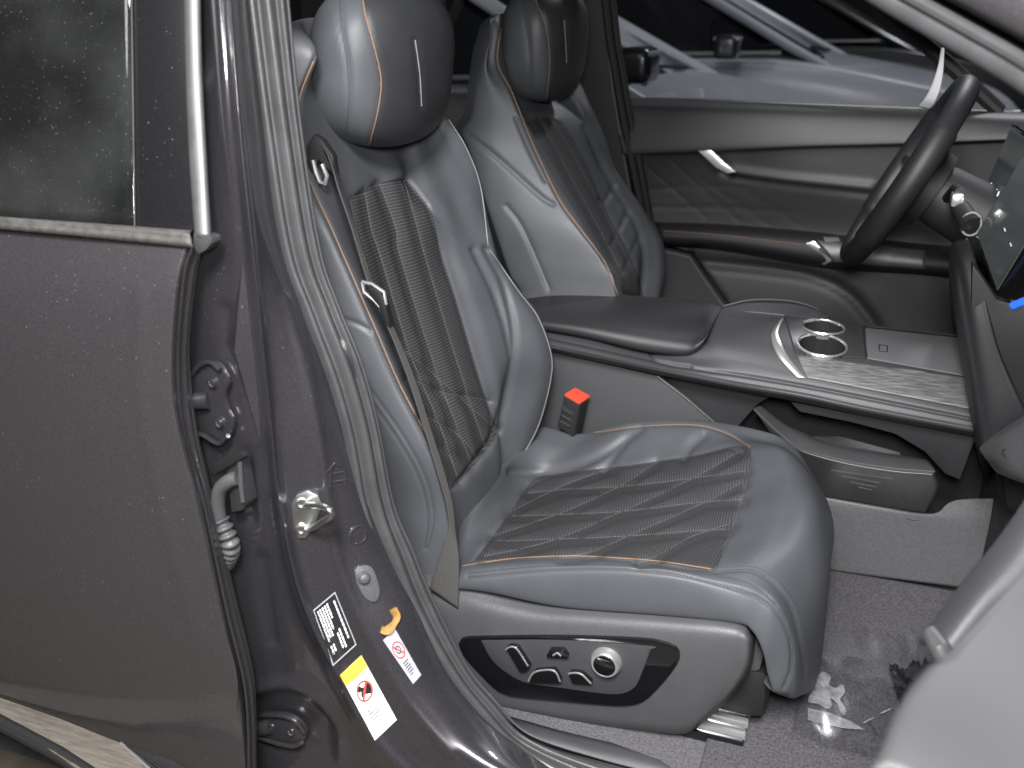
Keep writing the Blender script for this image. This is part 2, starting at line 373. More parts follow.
# ================================================================== PASSENGER SEAT
seat = thing('leather_seat', 'front passenger seat, blue-grey leather with ribbed dark centre, nearest the camera', 'car seat', (-.35, 1.52, .40), 'front seats')
W = lambda x, y, z: ('w', x, y, z)
cols = {
 'seam': [(317,53,1.33),(300,96,1.32),(298,126,1.31),(304,163,1.30),(315,193,1.29),(332,229,1.28),(341,250,1.28),(376,330,1.28),(399,383,1.28),(433,450,1.28),(449,500,1.29),(453,530,1.29),W(-.585,1.29,.56)],
 'fabL': [W(-.865,1.39,1.40),W(-.825,1.39,1.26),(351,199,1.39),(362,250,1.38),(390,330,1.37),(423,420,1.37),(448,488,1.38),W(-.615,1.40,.56)],
 'l1': [W(-.87,1.43,1.40),W(-.828,1.43,1.26),(365,196,1.43),(380,255,1.43),(410,353,1.43),(440,426,1.43),(462,480,1.44),W(-.615,1.44,.56)],
 'l2': [W(-.873,1.49,1.40),W(-.83,1.49,1.26),(380,186,1.49),(400,255,1.49),(438,376,1.49),(470,459,1.49),W(-.612,1.49,.56)],
 'l3': [W(-.873,1.55,1.40),W(-.828,1.55,1.26),(406,186,1.55),(424.5,255,1.55),(450,340,1.55),(478,426,1.55),W(-.615,1.55,.56)],
 'fabR': [W(-.87,1.61,1.40),W(-.825,1.61,1.26),(412,186,1.59),(433,216,1.60),(441,255,1.61),(454.6,296,1.61),(474.5,363,1.61),(496,426,1.61),W(-.628,1.61,.56)],
 'fold': [W(-.862,1.66,1.40),W(-.80,1.66,1.26),(450,190,1.66),(476,250,1.67),(493,290,1.68),(512,350,1.68),(506,396,1.68),(493,436,1.66),W(-.67,1.65,.56)],
 'sil': [W(-.84,1.69,1.40),(448,119.5,1.70),(466,146,1.72),(481,186,1.74),(489,246,1.75),(495,261,1.755),(519,290,1.765),(539,316,1.77),(552,353,1.77),(552,379,1.77),(541,422,1.765),(526,452,1.75),(513,469,1.74)],
}
ZL = np.linspace(1.395, .575, 300)
def byz(c):
    A = np.array([pt(q) for q in c]); A = sm(A, 300); o = np.argsort(A[:, 2]); A = A[o]
    return np.stack([np.interp(ZL, A[:, 2], A[:, 0]), np.interp(ZL, A[:, 2], A[:, 1]), ZL], -1)
def blur(a, k=9):
    w = np.ones(k)/k; p = np.pad(a, ((k//2, k//2), (0, 0)), mode='edge'); return np.stack([np.convolve(p[:, i], w, 'valid') for i in range(a.shape[1])], -1)
C = {k: blur(byz(c)) for k, c in cols.items()}
off = lambda a, x, y: a+np.array([x, y, 0])
bol = (C['fold']+C['sil'])/2+np.array([.022, 0, 0])*np.clip((1.2-ZL)/.15, 0, 1)[:, None]
obol = C['seam']*.6+C['fabL']*.4+np.array([.004, 0, 0])
colseq = [off(C['seam'], -.19, .05), off(C['seam'], -.15, .0), off(C['seam'], -.07, -.016), off(C['seam'], -.022, -.014), off(C['seam'], 0, 0), obol, C['fabL'], C['l1'], C['l2'], C['l3'], C['fabR'], C['fold']*.45+C['fabR']*.55+np.array([.006, 0, 0]), C['fold'], bol, C['sil'], off(C['sil'], -.05, .012), off(C['sil'], -.13, 0), off(C['sil'], -.15, -.06)]
A = np.array(colseq)                       # cols x 300 x 3
G = np.swapaxes(cr(A, 340), 0, 1)          # 300 x 340
# roll the top over to the back
top = G[0]; mid = np.stack([np.full(len(top), top[:, 0].mean()), 1.52+(top[:, 1]-1.52)*.9, top[:, 2]], -1)
G = np.concatenate([np.array([top*math.cos(t)+mid*(1-math.cos(t))+np.array([0, 0, .045*math.sin(t)]) for t in np.linspace(1.5, .1, 14)]), G], 0); wz = np.clip((G[..., 2]-1.28)/.13, 0, 1.3); uy = np.abs(G[..., 1]-1.52)/.22; G[..., 2] -= wz*.022*np.clip(uy, 0, 1.1)**4*wz
BF = [(351,199),(358,191),(378,184),(399,178),(404,179),(409.6,184),(420,196),(433,216),(441,255),(454.6,296),(474.5,363),(488,405),(496,426),(494,440),(485,452),(470,470),(452,489),(446,484),(434,450),(423,420),(407,375),(390,330),(375,290),(362,250)]
L1 = [(365,193),(371.6,230),(380,255),(410,353),(440,426),(458,480)]
L2 = [(380,184),(396.5,230),(400,255),(438,376),(470,459),(474,466)]
L3 = [(404,180),(418,230),(424.5,255),(450,340),(478,426),(486,450)]
SEAM = [(317,53),(300,96),(298,126),(304,163),(315,193),(332,229),(341,250),(376,330),(399,383),(433,450),(449,500),(453,528)]
FOLD = [(487,250),(493,262),(503,280),(513,325),(513,360),(506,396),(494,434),(480,456),(461,482)]
FOLD2 = [(474,250),(486,275),(494,292),(505,325),(512,355)]
SHO = [(407,180),(433,213),(460,236),(488,250)]
DST = [(352,366),(382,406),(409,446),(427,482),(434,516),(431,536),(427,549)]
DST2 = [(347,371),(377,410),(404,450),(421,484),(428,516),(425,549)]
HS = [(334,317),(355,323),(371,331)]
D1 = [(398,343),(403,349.5),(436,376),(473,409),(496,429)]; D2 = [(425,417),(431,419),(459.6,436),(478,459)]; D3 = [(384,318),(405,334),(436,350),(470,362)]; D4 = [(410,378),(440,392),(476,398),(490,402)]; D5 = [(436,446),(456,455),(470,462)]
nrm = normals(G)
G = groove(G, [L1, L2, L3], .0065, 6.5, nrm); G = groove(G, [L1, L2, L3], .0018, 1.6, nrm)
G = groove(G, [D1, D2, D4, D5], .0060, 5.5, nrm); G = groove(G, [D1, D2, D4], .002, 1.6, nrm)
G = groove(G, [BF+BF[:1]], .0028, 2.4, nrm)
G = groove(G, [FOLD, FOLD2], .006, 4.0, nrm); G = groove(G, [SHO, HS], .0025, 2.6, nrm)
G = groove(G, [SEAM], .0022, 2.2, nrm); G = groove(G, [DST, DST2], .0016, 1.8, nrm)
fm = orient(G, gridfaces(*G.shape[:2])); Vg = G.reshape(-1, 3); fc = proj(Vg[fm].mean(1))
ins = inpoly(fc, sm(BF+BF[:1], 160)); 
colid = (np.arange(len(fm)) % (G.shape[1]-1)); ins &= (colid > 60) & (colid < 240); G = snap(G, fm, ins, sm(BF+BF[:1], 160))
back = grid('backrest', G, M['leather'], seat, faces=fm[~ins]); grid('backrest_insert', G, M['fabric'], seat, faces=fm[ins])
SB = Surf(G)
mb = MB()
mb.tube(smooth_pts(SB.line(SEAM, 160, .0003)), .0011, 6); 
o = mb.build('piping', M['orange'], back); o['label'] = 'orange contrast piping along the outer bolster'
mb = MB()
mb.tube(smooth_pts(SB.line([(448,119.5),(465,146),(480,186),(488,246)], 60, .0006)), .0012, 6); mb.build('piping', M['thread_light'], back); mb = MB()
mb.tube(smooth_pts(SB.line([(490,250),(518,291),(537.5,317),(550.5,353),(550.5,379),(539.5,422),(525,451),(513,468)], 90, .0006)), .0012, 6)
mb.build('piping', M['thread_light'], back)
mb = MB()
for l in (DST, DST2): thread(MB(), smooth_pts(SB.line(l, 120, .0003)), .0048, .35, .0007).build('stitching', M['thread_dark'], back)
for l in ([(336,231),(371,331),(394,384),(428,451),(444,500),(447,520)],): thread(mb, smooth_pts(SB.line(l, 120, .0003)), .0048, .35, .0006)
mb.build('stitching', M['thread_dark'], back)
for l in (L1, L2, L3, D1, D2, D4): thread(MB(), smooth_pts(SB.line(l, 160, .0003)), .0046, .25, .00058).build('stitching', M['thread'], back)

# ---- cushion
T = [[(440,600,1.25),(443,590,1.255),(446,578,1.28),(455,525,1.42),(482,484,1.57),(507,459,1.68),(530,440,1.76),(535,428,1.80)],
[(450,590,1.25),(449,580,1.255),(452,568,1.285),(468,520,1.42),(492,480,1.57),(514,457,1.68),(540,438,1.76),(545,427,1.80)],
[(486,592,1.25),(480,576,1.252),(474,561,1.29),(497,530,1.43),(515,503,1.57),(532,481,1.68),(572,446,1.765),(580,434,1.80)],
[(560,606,1.25),(565,571,1.252),(565,556,1.29),(580,527,1.43),(590,500,1.56),(598,469,1.69),(625,428.5,1.775),(630,424,1.805)],
[(660,614,1.25),(660,574,1.252),(650,560,1.29),(662,527,1.43),(672,495,1.56),(680,457.5,1.70),(693,425.5,1.775),(699,421.5,1.81)],
[(734,622,1.25),(722,587,1.255),(711,569,1.29),(728,532,1.43),(738,495,1.56),(749,448,1.70),(757,440,1.77),(765,432,1.80)],
[(752,630,1.25),(760,595,1.265),(752,573,1.30),(775,532,1.43),(786,492,1.55),(788,455,1.68),(786,449,1.74),(792,446,1.78)],
[(763,650,1.25),(779,612,1.265),(785,592,1.31),(809,545,1.43),(818,508,1.54),(817,487,1.65),(812,475,1.72),(806,465,1.77)],
[(768,672,1.258),(790,650,1.268),(802,638,1.31),(825,592,1.43),W(-.018,1.54,.602),W(-.02,1.64,.60),W(-.035,1.72,.60),W(-.06,1.77,.60)],
[(772,690,1.265),(790,692,1.275),(800,694,1.31),(818,676,1.43),W(-.03,1.54,.53),W(-.032,1.64,.53),W(-.045,1.72,.53),W(-.07,1.77,.53)],
[W(-.085,1.285,.512),W(-.068,1.29,.496),W(-.056,1.315,.486),W(-.045,1.43,.485),W(-.05,1.54,.485),W(-.07,1.64,.49),W(-.08,1.72,.49),W(-.10,1.77,.49)]]
A = np.array([[pt(q) for q in r] for r in T]); A = np.concatenate([A[:, :1]+np.array([0, .035, -.004]), A, A[:, -1:]+np.array([0, .01, -.05]), A[:, -1:]+np.array([0, .0, -.14])], 1)
G = cr(A, 300); G = np.swapaxes(cr(np.swapaxes(G, 0, 1), 300), 0, 1)
CF = [(474,561),(492.6,536),(512.5,509.6),(532,481),(560,473.5),(626,465.7),(690,456.5),(749,448),(739,503),(726,540),(711,569),(656,561.5),(600,557.5),(560,556),(512,558.7)]
A1 = [(529,493),(560,489.6),(626,486),(693,478),(746,471)]; A2 = [(512,516),(560,514.5),(626,511),(693,503),(742,499.5)]; A3 = [(497,541),(560,539),(626,536),(693,531),(728,529)]
B0 = [(540,479),(565,474)]; B1 = [(510,512),(560,487),(593,474),(612,468)]; B2 = [(493,536),(560,513),(613,489.6),(640,473),(656,462)]; B3 = [(484,556),(520,549),(560,537.7),(626,509.5),(693,478),(738,452)]; B4 = [(560,556),(590,552),(643,529.4),(703,503),(744,481)]; B5 = [(640,560),(656,556),(693,536),(733,523)]
OS1 = [(462.7,566),(512,558.7),(565.6,556),(600,557),(656,561),(711,569)]
OS2 = [(592,432.5),(603,431.5),(640,426.5),(693,425),(726,433),(750,447)]
LF = [[(513,472),(560,470),(606,452),(640,428)],[(603,469),(615,452),(633,431)],[(683,457),(690,446),(704,434)]]
SS1 = [(468,577),(512,573),(566,569),(620,569),(660,572.6),(700,579),(746,592.5),(768,604),(783,622),(792,645),(791,672),(784,688)]
SS2 = [(468,573),(512,568.5),(566,564.5),(620,564.5),(684,568),(734,578),(762,591),(777,606)]
SC = [(716,571),(746,569.5),(760,574),(776,586),(792,609),(800,639),(804,665),(805,682)]
CR = [(803,530),(808,550),(812,575),(812,600)]
nrm = normals(G)
G = groove(G, [A1, A2, A3, B1, B2, B3, B4, B5], .0085, 6.5, nrm); G = groove(G, [A1, A2, A3, B1, B2, B3, B4, B5], .0032, 1.7, nrm)
G = groove(G, [CF+CF[:1]], .003, 2.4, nrm); G = groove(G, LF, .008, 5, nrm); G = groove(G, [OS2], .002, 2, nrm)
G = groove(G, [SS1, SC], .0022, 2.2, nrm); G = groove(G, [SS2], .0012, 1.8, nrm)
fm = orient(G, gridfaces(*G.shape[:2])); fc = proj(G.reshape(-1, 3)[fm].mean(1))
ins = inpoly(fc, sm(CF+CF[:1], 160)) & (normals(G).reshape(-1, 3)[fm[:, 0]][:, 2] > .5); G = snap(G, fm, ins, sm(CF+CF[:1], 160))
cush = grid('seat_cushion', G, M['leather'], seat, faces=fm[~ins]); UVc = griduv(G)[:, ::1]
grid('cushion_insert', G, M['fabric_seat'], seat, uv=UVc, faces=fm[ins])
SCU = Surf(G)
mb = MB(); mb.tube(smooth_pts(SCU.line(OS1, 120, .0003)), .0009, 6); mb.build('piping', M['orange'], cush); mb = MB(); mb.tube(smooth_pts(SCU.line(OS2, 90, .0003)), .0009, 6)
mb.build('piping', M['orange'], cush)
mb = MB()
for l in (SS1, SS2, SC): thread(MB(), smooth_pts(SCU.line(l, 140, .0004)), .0048, .35, .0007).build('stitching', M['thread_dark'], cush)
SC2 = [(u+4, v-3) for u, v in SC]; thread(mb, smooth_pts(SCU.line(SC2, 140, .0004)), .0048, .35, .0006)
mb.build('stitching', M['thread_dark'], cush)
for l in (A1, A2, A3, B1, B2, B3, B4, B5): thread(MB(), smooth_pts(SCU.line(l, 100, .0001)), .0046, .3, .0005).build('stitching', M['thread_seat'], cush)
# inner base between the rails so nothing floats
MB().box((-.33, 1.52, .475), (.50, .44, .09), bev=.02).build('seat_pan', M['black'], seat)

# ---- headrest: rounded block, slightly tilted
def cushion_block(c, h, tilt, ex=(2.6, 2.9), nr=90, nc=140, taper=.10):
    th = np.linspace(-math.pi/2, math.pi/2, nr)[:, None]; ph = np.linspace(0, 2*math.pi, nc, endpoint=False)[None]
    sp = lambda a, e: np.sign(a)*np.abs(a)**(2/e)
    z = sp(np.sin(th), ex[1])*np.ones_like(ph); rr = np.abs(np.cos(th))**(2/ex[1])
    x = rr*sp(np.cos(ph), ex[0]); y = rr*sp(np.sin(ph), ex[0])
    s = 1-taper*(.5-.5*np.clip(z, -1, 1))**1.0
    x, y, z = x*h[0], y*h[1]*s, z*h[2]
    x = x - .020*(y/h[1])**2*np.clip(x/h[0], 0, 1)
    ct, st = math.cos(tilt), math.sin(tilt)
    return np.stack([c[0]+x*ct+z*st, c[1]+y, c[2]-x*st+z*ct], -1)
def headrest(par, c, h, tilt, seam_o, seam_d, slit, mat_side, mat_front, front, pipe):
    G = cushion_block(c, h, tilt)
    Gw = np.concatenate([G, G[:, :1]], 1)
    n = np.cross(np.gradient(Gw, axis=1), np.gradient(Gw, axis=0)); n /= np.linalg.norm(n, axis=-1, keepdims=True)+1e-9
    if ((Gw-np.array(c))*n).sum() < 0: n = -n
    vis = ((CAM-Gw)*n).sum(-1) > 0
    H = Gw.copy()
    for l, dep in ((seam_o, .002), (seam_d, .0028), (slit, .003)):
        H2 = groove(H, [l], dep, 2.4, n); H = np.where(vis[..., None], H2, H)
    F = gridfaces(*H.shape[:2]); V = H.reshape(-1, 3)
    g = np.cross(V[F[:, 1]]-V[F[:, 0]], V[F[:, 2]]-V[F[:, 0]])
    if (g*n.reshape(-1, 3)[F[:, 0]]).sum() < 0: F = F[:, ::-1]
    fc = proj(V[F].mean(1)); sel = inpoly(fc, front) & vis.reshape(-1)[F[:, 0]]
    a = grid('headrest', H, mat_side, par, faces=F[~sel])
    grid('headrest_face', H, mat_front, a, faces=F[sel])
    S = Surf(H); mb = MB(); mb.tube(smooth_pts(S.line(seam_o, 80, .0004)), pipe, 6); mb.build('piping', M['orange'], a)
    thread(MB(), smooth_pts(S.line(seam_d, 80, .0003)), .0045, .35, .0007).build('stitching', M['thread_dark'], a)
    mb = MB(); mb.tube(smooth_pts(S.line(slit, 30, .0004)), .0011, 6); mb.build('seam_line', M['thread_light'], a)
    for y in (-.06, .06): MB().tube([np.array(c)+np.array([-.045, y, -.06]), np.array(c)+np.array([-.065, y, -.22])], .007, 12).build('headrest_post', M['chrome'], par)
HO = [(361,-6),(363,0),(366,17),(375,50),(381,80),(378,110),(370,143)]
HD = [(338,-4),(340,2),(341.5,27),(347.5,66),(349,100),(345,136)]
HSl = [(415,40),(419.5,73),(421.5,106)]
headrest(seat, (-.798, 1.533, 1.360), (.090, .176, .124), .10, HO, HD, HSl, M['leather'], M['leather_shade'], [(358,-60),(361,-6)]+HO[1:]+[(372,190),(520,190),(520,-60)], .0011)


# ---- plastic side cover with its switch panel
T = [[(414,572,1.275),(455,578,1.275),(530,599,1.275),(600,605,1.275),(660,610,1.275),(715,614,1.275),(742,619,1.275),(750,630,1.28),(754,634,1.32)],
[(418,583,1.258),(459,590,1.258),(530,606,1.256),(600,612,1.255),(660,616,1.255),(715,620,1.255),(741,625,1.256),(751,635,1.262),(755,637,1.31)],
[(427,606,1.240),(468,613,1.240),(530,624,1.238),(600,629,1.238),(660,632,1.238),(712,635,1.238),(738,638,1.240),(751,643,1.25),(756,644,1.31)],
[(440,640,1.234),(472,655,1.233),(530,665,1.232),(600,668,1.232),(655,668,1.232),(705,668,1.233),(735,666,1.238),(748,667,1.25),(752,668,1.31)],
[(462,676,1.236),(485,688,1.236),(530,700,1.235),(590,706,1.235),(640,711,1.235),(690,711,1.236),(722,696,1.242),(735,689,1.255),(740,690,1.31)],
[(480,700,1.246),(492,706,1.246),(535,714,1.246),(588,722,1.246),(640,728,1.246),(685,731,1.248),(709,714,1.252),(723,702,1.265),(727,703,1.31)],
[(483,704,1.29),(495,709,1.29),(537,717,1.29),(590,725,1.29),(640,731,1.29),(686,734,1.29),(711,716,1.30),(725,704,1.30),(729,704,1.32)]]
G = table(T, 120, 200); side = grid('side_cover', G, M['plastic'], seat)
ST = Surf(G)
yb = 1.2285
BZ = [(458,644),(461,640),(470,638),(553,637),(640,640),(666,644),(676,648),(680,656),(677,665),(666,680),(650,697),(639,704),(625,706.5),(606,706),(560,702),(519.6,698),(505,695),(493,688),(475,670),(463,656)]
bez = MB().plate([P(u, v, yb) for u, v in sm(BZ+BZ[:1], 80)[:-1]], (0, .014, 0), .0025).build('switch_bezel', M['gloss'], side)
IP = [(481,641),(560,641),(649,647),(650,651),(642,673),(633,689),(612,694.5),(560,688),(526,683),(505,672),(491,659)]
MB().plate([P(u, v, yb-.003) for u, v in sm(IP+IP[:1], 80)[:-1]], (0, .004, 0), .0012).build('switch_plate', M['plastic_mid'], side)
def switch(pts, edge, lab):
    a = MB().plate([P(u, v, yb-.012) for u, v in pts], (0, .011, 0), .0022, 3).build('seat_switch', M['gloss'], side); a['label'] = lab
    mb = MB(); mb.tube(smooth_pts([P(u, v, yb-.0128) for u, v in sm(edge, 14)], 1), .0016, 6)
    mb.build('chrome_edge', M['chrome'], a)
switch([(505,648),(510,646),(517,647),(530,667),(526,672),(519.6,673)], [(506,650),(508,647.5),(516,648),(528,666)], 'slanted seatback recline switch')
switch([(546,656),(549.5,650),(563,650),(568,657),(567,659),(547,658)], [(553,655.5),(557,653),(561,656)], 'small black lumbar switch')
switch([(528,681),(534.5,671),(554.5,669.5),(561,681),(560,684),(530,683.5)], [(528.5,681),(534.5,672),(554,670.5),(560,681.5)], 'horizontal cushion switch')
switch([(568,674.5),(570,672.5),(581,673),(592,683),(590,685.5),(572,684)], [(568.5,674),(571,673),(581,674),(591,683.5)], 'short wedge-shaped switch')
kc = P(606.6, 661, yb-.003)
MB().lathe([(.024, 0), (.024, .004), (.021, .012), (.0195, .0135), (.0175, .0135), (.0165, .012)], kc, (0, -1, 0), 40).build('lumbar_knob', M['chrome'], side)
MB().lathe([(.0168, .011), (.0165, .0138), (.012, .0152), (.004, .0155)], kc, (0, -1, 0), 40).build('knob_face', M['gloss'], side)
# front end of the seat rail, a bright ribbed runner on the carpet
rc_ = np.array([-.255, 1.325, .400])
rl = MB().box(rc_, (.30, .106, .016), bev=.003).build('seat_rail', M['gloss'], seat)
for dy in (-.040, -.012, .016, .042): MB().box(rc_+np.array([0, dy, .010]), (.302, .013, .018), bev=.004).build('rail_rib', M['chrome'], rl)
MB().plate([P(u, v, 1.30) for u, v in [(748,634),(757,640),(764,655),(760,672),(748,672),(742,650)]], (0, .10, 0), .006).build('front_fairing', M['plastic'], seat)

# ---- belt buckle between seat and console
bk = thing('belt_buckle', 'black seat belt buckle with red release button, between passenger cushion and console', 'buckle', P(572, 438, 1.80))
A0 = [P(564,395,1.785), P(580,404,1.785), P(573,438,1.785), P(557,427,1.785)]
MB().plate(A0, (.012, .024, .004), .004, 3).build('buckle_body', M['black'], bk)
Rb = [P(565,394,1.783), P(580.5,403,1.783), P(579.5,405.5,1.783), P(564,396.5,1.783)]
q = MB(); q.plate([a+np.array([0, 0, .001]) for a in Rb], (.013, .027, .006), .002, 2); q.build('release_button', M['red'], bk)
mb = MB()
for a, b in (((563,409),(572,414)), ((561.5,415),(571,420.5)), ((560,421),(569.5,426))): mb.tube([P(*a, 1.7845), P(*b, 1.7845)], .0012, 5)
mb.tube([P(u, v, 1.7845) for u, v in [(562,406),(574,413),(570,429),(558.5,422),(562,406)]], .0009, 5)
mb.build('embossed_mark', M['plastic_mid'], bk)
mb = MB(); mb.tube([P(566,432,1.80), P(560,455,1.80), P(556,490,1.79)], [.014, .014, .012], 10, flat=(1, .6)); mb.build('stalk', M['black'], bk)

# ---- seat belt
belt = thing('seat_belt', 'dark grey woven seat belt hanging down the outer passenger bolster', 'seat belt', P(448, 600, 1.25))
def ribbon(L, Rr, n=80):
    a = sm([pt(q) for q in L], n); b = sm([pt(q) for q in Rr], n); t = np.linspace(0, 1, 10)[None, :, None]
    return a[:, None]*(1-t)+b[:, None]*t
Gu = ribbon([(322,146,1.30),(328,154,1.28),(334,172,1.262),(339,190,1.252),(350,222,1.250),(360,256,1.249),(370,288,1.249),(380,310,1.249),(391,334,1.249),(408,378,1.249),(424,428,1.25),(439,477,1.25),(446.5,505,1.25),(449,528,1.248),(444,543,1.245),(429,589,1.236)],
            [(332,164,1.30),(337,172,1.29),(341,186,1.276),(346,200,1.268),(357,230,1.264),(367,262,1.262),(377,294,1.262),(386,312,1.262),(398,336,1.262),(415,378,1.262),(431,428,1.262),(446.5,478,1.262),(453.5,508,1.26),(455.5,530,1.256),(459,560,1.25),(458,609,1.238)], 120)
w1 = grid('webbing', Gu, M['webbing'], belt, solid=.0016)
tg = MB(); tg.tube([P(u, v, 1.250) for u, v in [(362,282),(372,284),(384,292),(386,304),(383,310),(374,300),(364,292),(362,282)]], .0028, 8)
tg.build('latch_tongue', M['chrome'], belt)
MB().plate([P(u, v, 1.247) for u, v in [(368,286),(380,291),(384,300),(390,327),(385,326),(378,306),(368,294)]], (0, .014, 0), .002).build('tongue_cover', M['black'], belt)
gd = MB(); gd.tube([P(u, v, 1.295) for u, v in [(313,160),(316,172),(320,182),(325,184),(327,176),(322,164)]], .0035, 8); gd.build('belt_guide', M['chrome'], belt)
gd = MB(); gd.plate([P(u, v, 1.30) for u, v in [(306,146),(313,134),(322,140),(333,156),(336,178),(328,170),(318,160),(312,175),(307,166)]], (-.004, .02, 0), .004); gd.build('guide_loop', M['plastic_dark'], belt)
# ================================================================== CAR BODY (door opening side)
body = thing('car', 'dark purple-grey car seen through its open front door opening', 'car', (-.6, 1.1, 0))
T = [[(165, -30, 1.13), (190, -30, 1.11), (212, -30, 1.03), (222, -30, 1.027), (227, -30, 1.005), (233, -30, 1.018), (240, -30, 1.04), (248, -30, 1.075), (262, -30, 1.12)], [(170, 110, 1.07), (196, 115, 1.05), (222, 118, 1.012), (233, 118, 1.009), (238, 117, 0.987), (244, 116, 1.0), (252, 114, 1.025), (264, 112, 1.064), (278, 108, 1.12)], [(175, 250, 1.02), (200, 252, 1.015), (232, 254, 1.006), (247, 252, 1.003), (252, 252, 0.977), (259, 250, 0.992), (270, 248, 1.018), (283, 246, 1.058), (298, 240, 1.12)], [(175, 385, 1.03), (205, 385, 1.02), (236, 385, 1.008), (261, 384, 1.003), (266, 383, 0.973), (274, 380, 0.99), (304, 372, 1.02), (329, 368, 1.062), (352, 360, 1.075)], [(195, 510, 1.03), (222, 510, 1.02), (252, 508, 1.008), (273, 506, 1.001), (279, 504, 0.971), (290, 501, 0.988), (326, 492, 1.012), (360, 485, 1.056), (372, 478, 1.12)], [(215, 610, 1.03), (240, 608, 1.02), (270, 604, 1.008), (292, 600, 0.999), (299, 596, 0.971), (312, 590, 0.988), (346, 572, 1.008), (386, 555, 1.056), (396, 545, 1.12)], [(240, 690, 1.03), (262, 687, 1.02), (295, 682, 1.01), (325, 673, 0.999), (333, 668, 0.973), (347, 659, 0.988), (382, 636, 1.006), (416, 612, 1.056), (424, 600, 1.12)], [(250, 770, 1.03), (290, 768, 1.02), (335, 764, 1.01), (366, 752, 0.999), (374, 744, 0.975), (388, 732, 0.986), (420, 706, 1.0), (450, 680, 1.056), (460, 668, 1.12)], [(250, 840, 1.03), (320, 840, 1.02), (390, 834, 1.01), (425, 812, 0.999), (434, 800, 0.977), (450, 785, 0.986), (478, 758, 0.996), (504, 738, 1.056), (512, 722, 1.12)], [(250, 930, 1.03), (350, 930, 1.02), (470, 920, 1.01), (540, 880, 0.999), (550, 862, 0.979), (570, 842, 0.986), (592, 808, 0.994), (600, 800, 1.056), (606, 780, 1.12)]]
G = table(T, 320, 170)
FAC = [(243,268),(234.5,349),(249,392),(261,440)]; 
nrm = normals(G)
G = groove(G, [[(288,300),(306,366),(318,430),(329,505),(338,560),(362,624),(400,690),(450,752)]], -.004, 6, nrm)       # soft raised bead
G = groove(G, [[(275,410),(282,520),(296,590),(322,655),(360,715)]], .0014, 2.0, nrm)
G = groove(G, [[(225,310),(228,350)],[(246,455),(252,520)],[(262,560),(272,640)]], .004, 7, nrm)
G = groove(G, [[(258,690),(285,684),(312,692),(332,716),(342,752),(345,780)]], -.008, 7, nrm)
# pocket round the lower hinge
G = groove(G, [[(262,722),(320,735)]], .012, 22, nrm)
pil = grid('door_pillar', G, M['paint_in'], body)
SP = Surf(G)
# bright facet: raised triangular gusset
def wedge(pts, ridge, h, name, m, par, surf):
    base = [surf.hit(*p)[0] for p in pts]; nn = surf.hit(*ridge[0])[1]
    r = [surf.hit(*p)[0]+surf.hit(*p)[1]*h for p in ridge]
    return base, r
A_, B_, D_ = SP.hit(243, 262)[0], SP.hit(261, 442)[0], SP.hit(257, 350)[0]
A_ = A_+SP.hit(243, 262)[1]*.001; B_ = B_+SP.hit(261, 442)[1]*.001
e_ = (B_-A_)/np.linalg.norm(B_-A_); vd = (CAM-A_)/np.linalg.norm(CAM-A_); nf = vd-e_*(vd@e_); rc = ray(234.5, 349.5); C_ = CAM+rc*(((A_-CAM)@nf)/(rc@nf)); rd2 = ray(256, 352); D_ = CAM+rd2*(((A_-CAM)@nf)/(rd2@nf))
L_ = SP.hit(226, 340)[0]
mesh('gusset', [A_, C_, B_, D_, L_, D_+np.array([.0, .03, 0])], [(0,1,2,3),(0,4,1),(1,4,2),(0,3,5),(3,2,5)], M['paint_in'], body, smooth=False)

# ---- weatherstrip
Ls = [(243,-30),(262,128),(281,250),(305,318),(329,383),(345,440),(357,505),(376,565),(399,622),(436,682),(470,726),(506,764),(560,805),(640,850)]
Rs = [(284,-30),(300,128),(319,250),(338,308),(360,362),(376,420),(393,505),(412,552),(431,598),(466,668),(496,705),(530,738),(600,762),(690,785)]
yL = [1.062]*3+[1.046]*11; 
n = 300
a = sm([P(u, v, 1.050+.016*max(0, (200-v)/230)) for u, v in Ls], n); b = sm([P(u, v, 1.088) for u, v in Rs], n)
m = 48; t = np.linspace(0, 1, m)
G = a[:, None]*(1-t[None, :, None])+b[:, None]*t[None, :, None]; nn = normals(G)
prof = np.interp(t, [0, .04, .10, .20, .26, .33, .40, .50, .60, .68, .74, .80, .88, .96, 1], [-.004, .006, .0105, .0095, .002, .003, .010, .0145, .0135, .006, .001, .006, .009, .004, -.008])
k = np.ones(3)/3; prof = np.convolve(np.pad(prof, 1, mode='edge'), k, 'valid')
G = G+nn*prof[None, :, None]
grid('weatherstrip', G, M['rubber'], body)
# trim behind the seal
G2 = np.stack([b+np.array([-.002, .004, 0]), b+np.array([-.05, .03, 0]), b+np.array([-.12, .04, 0])], 1); grid('pillar_inner_trim', G2, M['plastic_mid'], body, solid=.003)
# sill cover and inner sill
MB().plate([P(u, v, 1.11) for u, v in [(529,739),(545,738),(592,756),(650,772),(720,790),(720,830),(600,790),(540,760)]], (0, .05, -.03), .004).build('sill_cover', M['plastic_dark'], body)

